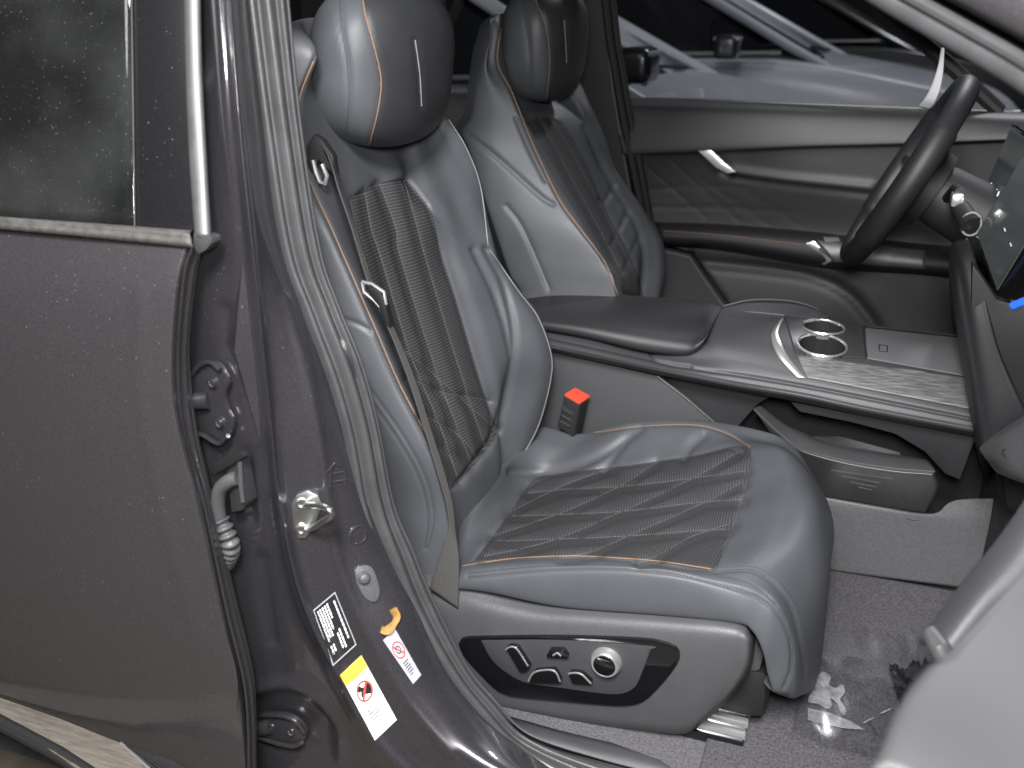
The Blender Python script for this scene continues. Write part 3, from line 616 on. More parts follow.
# ---- A pillar, roof rail and roof
pa = np.array([P(1100,134,1.02), P(1024,79,1.10), P(960,41,1.15), P(888,0,1.20), P(800,-52,1.235), P(640,-120,1.25), P(500,-170,1.26), P(300,-215,1.25), P(60,-240,1.24)])
pa = sm(pa, 80)
mb = MB(); mb.tube(pa, .0125, 12, flat=(1, .9)); mb.tube(pa+np.array([.004, -.012, .012]), .007, 10); mb.build('weatherstrip', M['rubber'], body)
off1 = pa+np.array([.02, .0, .028]); rows = [off1+np.array([0, .0, -.010]), off1+np.array([0, -.025, .0]), off1+np.array([.02, -.03, .03]), off1+np.array([.05, 0, .07]), off1+np.array([.06, .06, .10])]
grid('roof_rail', cr(np.array(rows), 16).swapaxes(0, 1), M['paint'], body, solid=.004)
inn = [off1+np.array([0, .0, -.02]), off1+np.array([.0, .04, -.012]), off1+np.array([.01, .09, .02]), off1+np.array([.06, .06, .10])]
grid('pillar_cover', cr(np.array(inn), 10).swapaxes(0, 1), M['black'], body, solid=.003)
# roof sheet spanning to the far side
far = pa.copy(); far[:, 1] = 3.72-far[:, 1]; nearr = off1+np.array([.06, .06, .10]); farr = nearr.copy(); farr[:, 1] = 3.72-farr[:, 1]
sel = slice(34, 80)
R_ = [nearr[sel]*(1-s)+farr[sel]*s+np.array([0, 0, .05*math.sin(math.pi*s)]) for s in np.linspace(0, 1, 12)]
grid('roof', np.array(R_), M['black'], body, solid=.01)
# far side: A pillar, B pillar with belt trim
fp = far.copy()
mb = MB(); mb.tube(fp+np.array([0, 0, .02]), .035, 10); mb.build('far_roof_rail', M['black'], body)
G = table([[(588,-40,2.66),(602,-40,2.65),(612,-40,2.66)],[(590,60,2.66),(607,60,2.65),(619,60,2.66)],[(600,130,2.66),(618,130,2.65),(632,130,2.66)],[(612,200,2.66),(630,200,2.65),(645,200,2.66)],[(630,300,2.66),(646,300,2.65),(660,300,2.66)]], 60, 24)
G0 = G.copy(); 
GL = table([[(552,-40,2.69),(575,-40,2.66),(605,-40,2.65)],[(560,60,2.69),(590,60,2.66),(610,60,2.65)],[(575,130,2.69),(600,130,2.66),(620,130,2.65)],[(590,200,2.69),(612,200,2.66),(632,200,2.65)],[(610,300,2.69),(630,300,2.66),(648,300,2.65)]], 60, 24)
grid('far_pillar_trim', GL, M['plastic_mid'], body, solid=.02)
mb = MB(); mb.tube([P(u, v, 2.655) for u, v in [(601,-40),(610,40),(622,110),(634,170),(645,225),(655,290)]], .012, 10); mb.build('far_door_seal', M['black'], body); mb = MB(); mb.tube([P(u, v, 2.66) for u, v in [(608,-40),(617,40),(629,110),(641,170),(651,225)]], .010, 10)
mb.build('far_door_seal', M['black'], body)

# ---- decals and fittings on the pillar
def decal(name, quad, m, par, lift=.0007, surf=None, n=10, label=None, kind=None):
    surf = surf or SP; q = np.array(quad, float); V = []
    for i in range(n):
        for j in range(n):
            s, t_ = i/(n-1), j/(n-1)
            uv_ = (q[0]*(1-t_)+q[1]*t_)*(1-s)+(q[3]*(1-t_)+q[2]*t_)*s
            p, nn_ = surf.hit(*uv_); V.append(p+nn_*lift)
    G = np.array(V).reshape(n, n, 3); o = grid(name, G, m, par)
    if label: o['label'] = label
    return o
def Q(quad, x0, y0, x1, y1):
    q = np.array(quad, float); f = lambda x, y: tuple((q[0]*(1-x)+q[1]*x)*(1-y)+(q[3]*(1-x)+q[2]*x)*y)
    return [f(x0, y0), f(x1, y0), f(x1, y1), f(x0, y1)]
def multi(name, quads, m, par, lift, surf=None):
    mb = MB(); surf = surf or SP
    for qd in quads:
        pts = []
        for p in qd:
            h, nn_ = surf.hit(*p); pts.append(h+nn_*lift)
        mb.add(pts, [tuple(range(len(pts)))])
    return mb.build(name, m, par, smooth=False)
VQ = [(312,610),(335.6,590.5),(357.5,644.4),(333,666.7)]
vl = decal('type_plate', VQ, M['label_black'], body, label='black type plate sticker printed with rows of white text')
multi('border', [Q(VQ, .02, .01, .98, .03), Q(VQ, .02, .97, .98, .99), Q(VQ, .02, .01, .05, .99), Q(VQ, .95, .01, .98, .99)], M['label_grey'], vl, .0011)
rnd = random.Random(7); qs = []
# columns of text run along the plate's long side
for i, (x, y0, y1) in enumerate([(.14, .08, .62), (.24, .08, .58), (.34, .08, .6), (.44, .08, .5), (.54, .08, .34), (.14, .70, .84), (.24, .70, .82), (.52, .60, .88), (.62, .56, .90), (.80, .12, .80)]):
    y = y0
    while y < y1:
        l = rnd.uniform(.03, .08); qs.append(Q(VQ, x, y, x+.055, min(y1, y+l))); y += l+.014
multi('printed_text', qs, M['white'], vl, .0011)
WQ = [(340,675),(361.5,655),(397,719.5),(375,740)]
wl = decal('warning_label', WQ, M['white'], body, label='white warning sticker with yellow band and red prohibition circle')
multi('yellow_band', [Q(WQ, 0, 0, 1, .17)], M['yellow'], wl, .0011)
tri = Q(WQ, .10, .03, .32, .15); multi('warning_triangle', [[((tri[0][0]+tri[1][0])/2, (tri[0][1]+tri[1][1])/2), tri[2], tri[3]]], M['label_black'], wl, .0015)
qs = []
for y in (.05, .10):
    x = .38
    while x < .9: l = rnd.uniform(.06, .12); qs.append(Q(WQ, x, y, min(.92, x+l), y+.025)); x += l+.03
multi('printed_text', qs, M['label_black'], wl, .0014)
def px_on(qd, x, y): return Q(qd, x, y, x, y)[0]
def ring(qd, cx, cy, rx, ry, w, n=36):
    out = []
    for k in range(n):
        a, b_ = 2*math.pi*k/n, 2*math.pi*(k+1)/n
        out.append([px_on(qd, cx+rx*math.cos(a), cy+ry*math.sin(a)), px_on(qd, cx+rx*math.cos(b_), cy+ry*math.sin(b_)), px_on(qd, cx+rx*(1-w)*math.cos(b_), cy+ry*(1-w)*math.sin(b_)), px_on(qd, cx+rx*(1-w)*math.cos(a), cy+ry*(1-w)*math.sin(a))])
    return out
disc = lambda qd, cx, cy, rx, ry, n=20: [[px_on(qd, cx+rx*math.cos(2*math.pi*k/n), cy+ry*math.sin(2*math.pi*k/n)) for k in range(n)]]
# seated occupant / child seat pictogram in black behind the red circle
multi('pictogram', disc(WQ, .36, .33, .10, .04)+disc(WQ, .66, .40, .16, .07)+[[px_on(WQ, x, y) for x, y in [(.45,.33),(.62,.36),(.78,.46),(.70,.49),(.50,.44),(.34,.46),(.30,.42)]]], M['label_black'], wl, .0012)
multi('prohibition_ring', ring(WQ, .50, .395, .34, .135, .18)+[[px_on(WQ, x, y) for x, y in [(.27,.47),(.33,.495),(.74,.32),(.68,.295)]]], M['label_red'], wl, .0016)
multi('fine_print', [Q(WQ, .16+.0, y, .16+w_, y+.012) for y, w_ in [(.60,.36),(.64,.22),(.68,.5),(.72,.5),(.76,.42)]]+ring(WQ, .30, .655, .07, .028, .25, 16), M['trimstrip'], wl, .0013)
SQ = [(383,640),(395,629),(421,675),(413,684)]
sl = decal('airbag_label', SQ, M['label_grey'], body, lift=.0008, label='pale grey airbag sticker with a red circle')
multi('red_ring', ring(SQ, .5, .34, .42, .17, .16)+[[px_on(SQ, x, y) for x, y in [(.2,.22),(.28,.2),(.8,.46),(.72,.48)]]], M['label_red'], sl, .0014)
multi('printed_text', [Q(SQ, .22, y, .22+w_, y+.02) for y, w_ in [(.58,.5),(.63,.4),(.68,.52),(.73,.45),(.78,.5),(.83,.3)]]+ring(SQ, .48, .33, .2, .08, .3, 14), M['plastic_mid'], sl, .0013)
mb = MB(); pth = []
for u, v, r_ in [(392,609,6.5),(396,617,6),(392,625,5),(386,630,7.5),(381,629,6)]:
    p, nn_ = SP.hit(u, v); pth.append((p, r_*.00135))
mb.tube(sm([p for p, _ in pth], 24), np.interp(np.linspace(0, 4, 24), range(5), [r_ for _, r_ in pth]), 10, flat=(1, .45)); mb.build('sealer_patch', M['tan'], body)

# striker
st = None
def onp(u, v, h): p, nn_ = SP.hit(u, v); return p+nn_*h
nS = SP.hit(308, 514)[1]
mb = MB(); mb.plate([onp(u, v, .004) for u, v in [(291,503),(297,494),(308,490),(318,494),(323,504),(318,516),(312,528),(306,537),(298,537),(292,526)]], -nS*.003, .0012); mb.build('striker_plate', M['steel'], body)
stp = [o_ for o_ in COL.objects if o_.name == 'striker_plate'][0]
y0 = float(SP.hit(308, 514)[0][1])
mb = MB(); mb.tube(sm([P(302,506,y0), P(310,505,y0-.014), P(324,507,y0-.030), P(331,511,y0-.034), P(330,517,y0-.034), P(322,522,y0-.026), P(312,528,y0-.012), P(304,530,y0)], 60), .0042, 10); mb.build('striker_loop', M['steel'], stp)
for u, v in ((302,502), (302,528)): MB().lathe([(.0075, 0), (.0075, .003), (.006, .005), (.0035, .005), (.003, .003)], onp(u, v, .004), nS, 20).build('striker_bolt', M['steel'], stp)
# door switch, blanking plug
n1 = SP.hit(364, 580)[1]
mb = MB(); mb.plate([onp(u, v, .005) for u, v in sm([(354,570),(360,565),(370,566),(376,578),(379,592),(376,601),(368,600),(361,592),(356,582),(354,570)], 30)[:-1]], -n1*.005, .0015); mb.lathe([(.009, 0), (.009, .003), (.006, .006), (.006, .009), (.003, .010)], onp(363, 577, .005), n1, 24); mb.build('door_switch', M['plastic'], body)
mb = MB(); p, nn_ = SP.hit(358, 535); mb.lathe([(.0135, .0), (.0135, .0014), (.0115, .002), (.0105, .0008), (.009, .0006), (.004, .0012)], p, nn_, 28); mb.build('blanking_plug', M['paint_in'], body)
mb = MB(); p, nn_ = SP.hit(338, 478)
for a_, b_ in (((327,472),(334,464)),((334,464),(341,466)),((333,474),(343,472)),((334,482),(345,480)),((330,470),(330,488)),((344,470),(346,486)),((347,478),(353,484))): mb.tube([onp(*a_, .0005), onp(*b_, .0005)], .0016, 6)
mb.build('wiring_clip', M['paint_in'], body)

# ---- upper hinge, lower hinge
def hinge(outl, bolts, arm, nref, lab):
    nh = SP.hit(*nref)[1]
    a = MB().plate([onp(u, v, .010) for u, v in sm(outl+outl[:1], 46)[:-1]], -nh*.007, .002).build('door_hinge', M['paint_in'], body); a['label'] = lab
    for u, v in bolts: MB().lathe([(.0095, 0), (.0095, .0015), (.0065, .002), (.0065, .006), (.004, .0068), (.003, .0045)], onp(u, v, .0095), nh, 18).build('hinge_bolt', M['paint_in'], a)
    mb = MB(); mb.tube(sm([onp(*arm[0], .012), onp(*arm[1], .018)-np.array([0, .004, 0]), onp(*arm[2], .02)-np.array([0, .010, 0])], 14), [.012]*5+[.011]*9, 12, flat=(1, .8)); mb.build('hinge_arm', M['paint_in'], a)
    MB().tube([onp(u, v, .014) for u, v in sm(outl[:5], 14)], .0035, 8).build('hinge_flange', M['paint_in'], a); MB().tube([onp(u, v, .014) for u, v in sm(outl[-5:], 14)], .0035, 8).build('hinge_flange', M['paint_in'], a)
hinge([(193,383),(199,372),(208,362),(218,359),(228,367),(234,380),(230,393),(233,407),(238,418),(236,432),(227,440),(212,432),(200,428),(194,420)], [(220,380),(227,420)], [(216,398),(202,396),(190,396)], (215,400), 'upper rear door hinge')
hinge([(255,712),(268,708),(290,709),(303,716),(310,727),(308,738),(300,742),(282,739),(268,735),(257,734)], [(277,722),(297,727)], [(276,722),(264,722),(250,720)], (285,725), 'lower rear door hinge')
# ---- wiring boot
def opx(u, v, l): h = SP.hit(u, v)[0]; return P(u, v, float(h[1])-l)
cb = MB().plate([opx(u, v, .026) for u, v in [(225,463),(238,457),(247,503),(242,511),(231,513)]], (.004, .02, 0), .003).build('wiring_plug', M['plastic_dark'], body)
MB().plate([opx(u, v, .034) for u, v in [(210,470),(216,461),(240,452),(245,457),(223,470),(213,476)]], (0, .012, -.002), .002).build('plug_latch', M['black'], cb)
MB().tube([opx(240,462,.028), opx(241,485,.028), opx(243,502,.028)], .003, 6).build('plug_rib', M['plastic'], cb)
MB().tube(sm([opx(238,478,.024), opx(229,481,.030), opx(220,490,.034), opx(218,505,.034), opx(220,521,.032)], 30), [.010]*30, 14).build('cable_elbow', M['plastic'], cb)
path = sm([opx(220,519,.030), opx(225,530,.030), opx(230,543,.028), opx(230,553,.022), opx(225,564,.012)], 110); MB().tube(path, [.0115+.0022*math.sin(i*2*math.pi*9/110) for i in range(110)], 18).build('rubber_boot', M['plastic'], cb)

# ================================================================== REAR DOOR
rd = thing('rear_door', 'closed rear passenger door in dusty purple-grey metallic paint, left of the pillar', 'car door', (-.95, .98, .4))
T = [[(-60,215,.968),(60,229,.966),(130,237,.964),(178,243,.962),(187,245,.964),(192,246,.974)],
[(-60,300,.950),(60,300,.948),(125,300,.946),(168,298,.946),(176,298,.949),(180,298,.962)],
[(-60,400,.944),(60,400,.942),(125,400,.940),(166,400,.942),(174,400,.946),(178,400,.960)],
[(-60,505,.944),(60,505,.942),(140,505,.942),(190,505,.944),(198,505,.948),(203,505,.962)],
[(-60,605,.952),(60,610,.950),(150,612,.950),(212,612,.952),(221,612,.956),(226,612,.968)],
[(-60,655,.962),(60,685,.962),(155,698,.962),(229,696,.962),(238,695,.966),(243,694,.978)],
[(-60,676,.985),(60,722,.985),(121,744,.985),(185,770,.985),(240,795,.985),(249,798,.99)],
[(-60,678,1.02),(60,725,1.02),(121,748,1.02),(185,774,1.02),(240,800,1.02),(250,802,1.02)]]
G = table(T, 160, 160); nrm = normals(G)
G = groove(G, [[(140,290),(140,383),(150,450),(163,515),(186,596),(196,640)]], -.0012, 9, nrm)
ext = lambda G, d=.62: np.concatenate([G[:, :1]+np.array([-d*k, 0, 0]) for k in (1, .75, .5, .25)]+[G], 1)
G = ext(G); skin = grid('door_skin', G, M['paint'], rd, solid=.001)
E0 = [(191,247),(183,270),(177,330),(176,370),(178,410),(186,450),(203,505),(226,612),(242,679),(247,730),(248,800)]
E1 = [(200,256),(195,285),(189,340),(189,372),(193,412),(199,450),(212,505),(234,600),(251,669),(256,712),(257,800)]
nE = 160; a = sm([P(u, v, .960) for u, v in E0], nE); b = sm([P(u, v, .985) for u, v in E1], nE); t = np.linspace(0, 1, 14)
G = a[:, None]*(1-t[None, :, None])+b[:, None]*t[None, :, None]; G = G+normals(G)*np.interp(t, [0, .12, .3, .5, .62, .8, 1], [0, .003, .0005, .001, .004, .002, -.003])[None, :, None]
grid('door_edge', G, M['paint_in'], rd, solid=.001)
G = np.stack([b, b+np.array([-.03, .045, 0])], 1); grid('door_edge_seal', G, M['rubber_dark'], rd, solid=.002)
# window
V = [P(132,-60,1.075), P(-80,-70,1.075), P(-80,214,.992), P(135.5,228,.992)]
g4 = np.array([[V[1], V[0]], [V[2], V[3]]]); g4 = cr(g4, 20); g4 = np.swapaxes(cr(np.swapaxes(g4, 0, 1), 20), 0, 1)
g4 = ext(g4, .55); grid('window_glass', g4, M['glass_tint'], rd, solid=.004)
def quadplate(name, q, m, par, d=(0, .006, 0), bev=.0012): return MB().plate([P(*x) for x in q], d, bev).build(name, m, par)
quadplate('window_applique', [(131.5,-60,1.070),(186,-60,1.070),(193,231,.984),(135,227,.984)], paint_mat('dusty_gloss_applique', (.010, .010, .011), dust=.30, metal=0, rough=.25), rd)
mb = MB(); mb.tube([P(130.8,-60,1.068), P(134.6,226,.982)], .0008, 6); mb.build('applique_edge', M['trimstrip'], rd)
a = sm([P(184,-60,1.062), P(186,60,1.03), P(190,160,1.0), P(195,236,.976)], 60); b = sm([P(200,-60,1.062), P(202,60,1.03), P(207,160,1.0), P(212,240,.978)], 60)
t = np.linspace(0, 1, 16); G = a[:, None]*(1-t[None, :, None])+b[:, None]*t[None, :, None]; G = G+normals(G)*(.008*np.sin(math.pi*t)**.5)[None, :, None]
grid('frame_trim', G, M['trimstrip'], rd, solid=.002)
MB().plate([P(u, v, .970) for u, v in [(193,232),(211,237),(212,243),(206,250),(198,255),(192,247)]], (0, .02, 0), .003).build('frame_trim_foot', M['rubber'], rd)
a = sm([P(-80,212,.972), P(60,221.5,.972), P(192,230,.972)], 60); b = sm([P(-80,218,.955), P(60,231,.953), P(191,245,.953)], 60)
t = np.linspace(0, 1, 14); G = a[:, None]*(1-t[None, :, None])+b[:, None]*t[None, :, None]; G = G+normals(G)*np.interp(t, [0, .1, .5, .6, .72, .85, 1], [-.004, .003, .006, .004, -.002, .004, -.006])[None, :, None]
G = np.concatenate([G[:1]+np.array([-.6, 0, 0]), G[:1]+np.array([-.3, 0, 0]), G], 0); grid('belt_molding', G, M['belt_molding'], rd, solid=.002)
xq = [-1.72, -2.1, -2.6, -3.1]; zq_ = [.40, .60, .90, 1.15, 1.22, 1.40, 1.58]; yq = [1.0, .955, .945, .96, .985, 1.06, 1.16]
grid('rear_quarter', np.array([[(x-.10*(z-.4), y+.04*max(0, -x-2.4), z) for x in xq] for z, y in zip(zq_, yq)]), M['paint'], body, solid=.01)
MB().tube([(-.72, 1.13, 1.585), (-1.2, 1.15, 1.60), (-1.75, 1.16, 1.585), (-2.4, 1.18, 1.52)], .03, 12).build('roof_rail', M['paint'], body)
# ---- running board / sill and rear seat behind glass
rb = thing('running_board', 'dusty grey running board strip below the rear door', 'running board', (-1.1, .9, .36))
def zp(l, z): return [PZ(u, v, z) for u, v in l]
MB().plate(([PZ(-60,676,.385)+np.array([-.7, 0, 0])]+zp([(-60,676),(60,718),(125,744),(150,770),(260,812),(140,812),(60,756),(0,719),(-60,692)], .385)+[PZ(-60,692,.385)+np.array([-.7, 0, 0])]), (0, 0, -.02), .003).build('step_surface', M['sill_grey'], rb)
mb = MB(); mb.tube([PZ(-60,690,.375)+np.array([-.7, 0, 0])]+zp([(-60,690),(0,722),(60,754),(130,800)], .375), .012, 10); mb.build('edge_rubber', M['rubber_dark'], rb)
mb = MB(); mb.tube(zp([(121,743),(149,768),(170,790)], .388), .0022, 8); mb.build('bright_edge', M['chrome'], rb)
mb = MB()
for k in range(7): mb.tube(zp([(127+k*7, 746+k*2.2), (157+k*9, 770+k*2.5)], .389), .0022, 6)
mb.build('tread_rib', M['rubber_dark'], rb)
rs = thing('rear_seat', 'dark rear bench seat dimly seen through the tinted door window', 'rear seat', (-1.75, 1.6, .5))
G = cushion_block((-1.72, 1.88, .95), (.09, .62, .33), .28, (3.4, 4), 40, 80, 0); grid('backrest', np.concatenate([G, G[:, :1]], 1), M['leather'], rs)
G = cushion_block((-1.42, 1.88, .62), (.28, .62, .09), -.06, (4, 3), 40, 80, 0); grid('seat_cushion', np.concatenate([G, G[:, :1]], 1), M['leather'], rs)
for y in (1.45, 2.30):
    G = cushion_block((-1.85, y, 1.33), (.06, .13, .09), .2, nr=40, nc=60); grid('headrest', np.concatenate([G, G[:, :1]], 1), M['leather'], rs)
# ================================================================== DRIVER SEAT
ds = thing('leather_seat', 'driver seat behind the centre console, farther from the camera, facing the steering wheel', 'car seat', (-.4, 2.26, .40), 'front seats')
cols = {
 'back': [(497,22,2.07),(486,43,2.06),(479,85,2.05),(474,118,2.035),(464,131,2.02),(470,145,2.01),(479,172,2.0),(499,232,1.99),(516,280,1.99),(526,302,1.99),W(-.72,1.99,.55)],
 'seam': [(501,28,2.09),(497.5,63,2.08),(512,93,2.06),(532,143,2.04),(559,199,2.02),(581,230,2.01),(605,263,2.01),(617,293,2.01),W(-.50,2.01,.55)],
 'fabL': [W(-.84,2.15,1.40),W(-.80,2.15,1.26),(529,121,2.14),(556,172,2.12),(588,226,2.10),(611,268,2.10),(625,293,2.10),W(-.52,2.1,.55)],
 'mid': [W(-.845,2.25,1.40),W(-.805,2.25,1.26),(544,119,2.22),(566,165,2.21),(592,215,2.21),(612,250,2.21),(633,290,2.21),W(-.52,2.21,.55)],
 'fabR': [W(-.84,2.33,1.40),W(-.80,2.33,1.26),(558,120,2.29),(579,149,2.32),(592,176,2.33),(609,216,2.34),(630,255,2.34),(642,290,2.34),W(-.52,2.34,.55)],
 'fold': [W(-.83,2.40,1.40),W(-.77,2.40,1.26),(585,130,2.38),(601,165,2.41),(617,194,2.42),(635,223,2.43),(644,252,2.43),(642,296,2.42),W(-.54,2.4,.55)],
 'sil': [W(-.80,2.42,1.40),(590,104,2.42),(605,139,2.45),(612,165,2.47),(619,178,2.48),(641,207,2.50),(660,236,2.51),(665,265,2.51),(659,296,2.50),W(-.58,2.48,.55)]}
ZL = np.linspace(1.40, .60, 220)
C = {k: blur(byz(c), 7) for k, c in cols.items()}
bol = (C['fold']+C['sil'])/2+np.array([.018, 0, 0])*np.clip((1.2-ZL)/.15, 0, 1)[:, None]
colseq = [off(C['back'], -.05, .06), off(C['back'], -.02, .02), off(C['back'], 0, .0), C['back']*.6+C['seam']*.4+np.array([0, -.012, 0]), off(C['seam'], -.015, -.012), C['seam'], C['seam']*.5+C['fabL']*.5+np.array([.004, 0, 0]), C['fabL'], C['mid'], C['fabR'], C['fold'], bol, C['sil'], off(C['sil'], -.05, .012), off(C['sil'], -.14, .0)]
G = np.swapaxes(cr(np.array(colseq), 230), 0, 1); top = G[0]
mid = np.stack([np.full(len(top), top[:, 0].mean()), 2.26+(top[:, 1]-2.26)*.9, top[:, 2]], -1)
G = np.concatenate([np.array([top*math.cos(t)+mid*(1-math.cos(t))+np.array([0, 0, .045*math.sin(t)]) for t in np.linspace(1.5, .1, 14)]), G], 0); wz = np.clip((G[..., 2]-1.28)/.13, 0, 1.3); uy = np.abs(G[..., 1]-2.26)/.22; G[..., 2] -= wz*.022*np.clip(uy, 0, 1.1)**4*wz
BF = [(527,123),(536,118),(548,117),(558,120),(570,135),(579,149),(592,176),(609,216),(630,255),(643,296),(626,296),(611,268),(588,226),(556,172)]
L1 = [(540,118),(551,140),(583,199),(600,230),(634,296)]; L2 = [(550,118),(566,142),(592,190),(612,228),(640,285)]
SEAM = [(501,28),(497.5,63),(512,93),(532,143),(559,199),(581,230),(605,263),(617,293)]
FOLD = [(585,128),(601,165),(617,194),(635,223),(644,252),(642,296)]
nrm = normals(G)
G = groove(G, [L1, L2], .004, 4, nrm); G = groove(G, [BF+BF[:1]], .003, 2.2, nrm); G = groove(G, [FOLD], .006, 3, nrm); G = groove(G, [SEAM], .002, 2, nrm)
G = groove(G, [[(614,186),(604,204)],[(627,214),(612,245)],[(638,240),(624,272)],[(600,200),(634,262)]], .004, 3, nrm)
G = groove(G, [[(464,131),(500,160),(540,196),(553,204)],[(506,206),(523,230),(549,290)],[(516,118),(530,150),(545,180)]], .004, 2.4, nrm)
fm = orient(G, gridfaces(*G.shape[:2])); fc = proj(G.reshape(-1, 3)[fm].mean(1)); colid = np.arange(len(fm)) % (G.shape[1]-1)
ins = inpoly(fc, sm(BF+BF[:1], 120)) & (colid > 60) & (colid < 190); G = snap(G, fm, ins, sm(BF+BF[:1], 120))
dback = grid('backrest', G, M['leather'], ds, faces=fm[~ins]); grid('backrest_insert', G, M['fabric'], ds, faces=fm[ins])
SD = Surf(G)
mb = MB(); mb.tube(smooth_pts(SD.line(SEAM, 120, .0004)), .0016, 6); mb.build('piping', M['orange'], dback)
mb = MB(); mb.tube(smooth_pts(SD.line([(506,206),(523,230),(549,290)], 60, .0004)), .0013, 6); mb.build('seam_line', M['thread_light'], dback)
mb = MB(); thread(mb, smooth_pts(SD.line([(607,268),(585,234),(563,202),(540,163),(522,125)], 90, .0003)), .006, .35, .0008); mb.build('stitching', M['thread_dark'], dback)
for l in (L1, L2): thread(MB(), smooth_pts(SD.line(l, 90, .0002)), .006, .3, .0006).build('stitching', M['thread'], dback)
G = cushion_block((-.36, 2.26, .60), (.29, .26, .10), -.08, (4, 3.2), 50, 90, 0); grid('seat_cushion', np.concatenate([G, G[:, :1]], 1), M['leather'], ds)
HO = [(533,-12),(535.7,0),(545.7,26.6),(549.7,60),(547,97)]; HD = [(521,-10),(522,0),(527,30),(530,60),(530,90)]
headrest(ds, (-.775, 2.265, 1.372), (.088, .150, .122), .10, HO, HD, [(564,20),(565.5,42),(566.6,63)], M['leather'], M['leather_shade'], [(533,-60)]+HO+[(545,140),(640,140),(640,-60)], .0011)
MB().box((-.825, 2.26, 1.225), (.05, .12, .02), bev=.008).build('headrest_base', M['black'], ds)

# ================================================================== CENTRE CONSOLE
cs = thing('centre_console', 'dark centre console with armrest lid, cupholders and grey wood trim between the seats', 'console', (-.1, 1.9, .45))
T = [[(515,297,2.05),(560,292,2.05),(640,296,2.05),(700,301,2.05),(714,303,2.05),(722,306,2.045)],
[(517,300,1.99),(560,295,1.99),(640,299,1.99),(700,304,1.99),(714,306,1.99),(721,309,1.985)],
[(524,307,1.88),(575,309,1.87),(640,315,1.87),(692,321,1.87),(707,321,1.875),(714,322,1.88)],
[(531,318,1.825),(580,324,1.82),(642,335,1.82),(685,341,1.82),(699,339,1.822),(707,335,1.826)],
[(536,327,1.815),(584,335,1.81),(645,349,1.81),(682,353,1.81),(695,349,1.81),(702,344,1.815)],
[(537,330,1.83),(584,338,1.825),(645,352,1.825),(682,356,1.825),(695,352,1.825),(702,346,1.83)]]
lid = grid('armrest_lid', table(T, 70, 120), M['leather_black'], cs, solid=.004)
T = [[(545,320,1.98),(600,325,1.98),(650,330,1.97),(690,318,1.98),(722,309,1.995),(784,316,1.985),(830,322,1.985),(961,337,1.985),(1030,346,1.98)],
[(545,325,1.93),(600,332,1.93),(650,340,1.92),(693,330,1.90),(720,320,1.92),(780,325,1.92),(830,335,1.92),(965,352,1.92),(1030,362,1.92)],
[(540,330,1.84),(590,338,1.84),(650,352,1.84),(697,346,1.84),(720,340,1.845),(777,344,1.850),(835,355,1.855),(972,378,1.86),(1030,388,1.86)],
[(538,333,1.815),(590,343,1.815),(650,357,1.815),(698,360,1.815),(735,362,1.812),(802,376,1.805),(865,388,1.805),(976,410,1.805),(1030,421,1.805)],
[(542,341,1.795),(590,350,1.795),(655,365,1.795),(698,372,1.792),(740,379,1.792),(804,391,1.79),(865,403,1.79),(976,424,1.79),(1030,434,1.79)],
[(546,347,1.79),(590,356,1.79),(655,370,1.79),(698,379,1.788),(740,387,1.788),(804,398,1.786),(865,411,1.786),(976,432,1.786),(1030,442,1.786)],
[(548,351,1.81),(590,360,1.81),(655,374,1.81),(698,383,1.81),(740,391,1.81),(804,403,1.81),(865,416,1.81),(976,437,1.81),(1030,447,1.81)]]
G = table(T, 220, 420); nrm = normals(G)
G = groove(G, [[(545,336),(590,346),(655,360),(698,369),(740,375),(804,386),(865,398),(976,420)]], .003, 2, nrm)
G = groove(G, [[(650,352),(656,360),(672,365),(690,367)]], .003, 2, nrm)
SC_ = Surf(G)
CUPS = [(823, 328, .040), (822, 346, .045)]
CC = [np.array(SC_.hit(u, v)[0])-np.array([0, 0, .0]) for u, v, r in CUPS]
def holed(G):
    F = orient(G, gridfaces(*G.shape[:2])); c = G.reshape(-1, 3)[F].mean(1); k = np.ones(len(F), bool)
    for q, (u, v, r) in zip(CC, CUPS): k &= np.hypot(c[:, 0]-q[0], c[:, 1]-q[1]) > r*.96
    return F[k]
grid('console_body', G, M['plastic_mid'], cs, faces=holed(G))
mb = MB(); 
mb.tube([P(u, v, 1.787) for u, v in sm([(545,343),(590,353),(655,367),(698,375),(740,383),(804,394),(865,407),(976,428),(1020,437)], 60)], .0022, 6); mb.build('trim_line', M['rubber'], cs)
# inlay: cup holder plate, wireless pad, wood, chrome corner
def onc(u, v, h=.002):
    p, nn_ = SC_.hit(u, v); return p+nn_*h
def skin_on(name, q, m, par, h=.002, n=24, m2=24, S=None):
    q = np.array(q, float); V = []
    for i in range(n):
        for j in range(m2):
            s, t_ = i/(n-1), j/(m2-1); uv_ = (q[0]*(1-t_)+q[1]*t_)*(1-s)+(q[3]*(1-t_)+q[2]*t_)*s; V.append((lambda r_: r_[0]+r_[1]*h)((S or SC_).hit(uv_[0], uv_[1])))
    Gq = np.array(V).reshape(n, m2, 3); return grid(name, Gq, m, par, solid=.002, faces=holed(Gq) if name == 'cup_holder_plate' else None)
skin_on('cup_holder_plate', [(784,316),(865,327),(866,359),(796,355)], M['gloss'] if False else mat('smoked_grey_console_plate', (.035, .035, .037), .3, bump=.1, bs=500), cs, .0025, 90, 110)
skin_on('charging_pad', [(865,328),(961,338),(972,378),(866,359)], mat('soft_charging_mat', (.10, .10, .105), .55, bump=.5, bs=900), cs, .0022)
skin_on('wood_trim', [(797,356),(973,379),(977,411),(806,378)], M['wood'], cs, .003, 16, 60)
ca = sm([(781,320),(773,331),(771,340),(779,359),(797,379)], 30); cb_ = sm([(784,320),(779,332),(781,342),(790,360),(807,379)], 30)
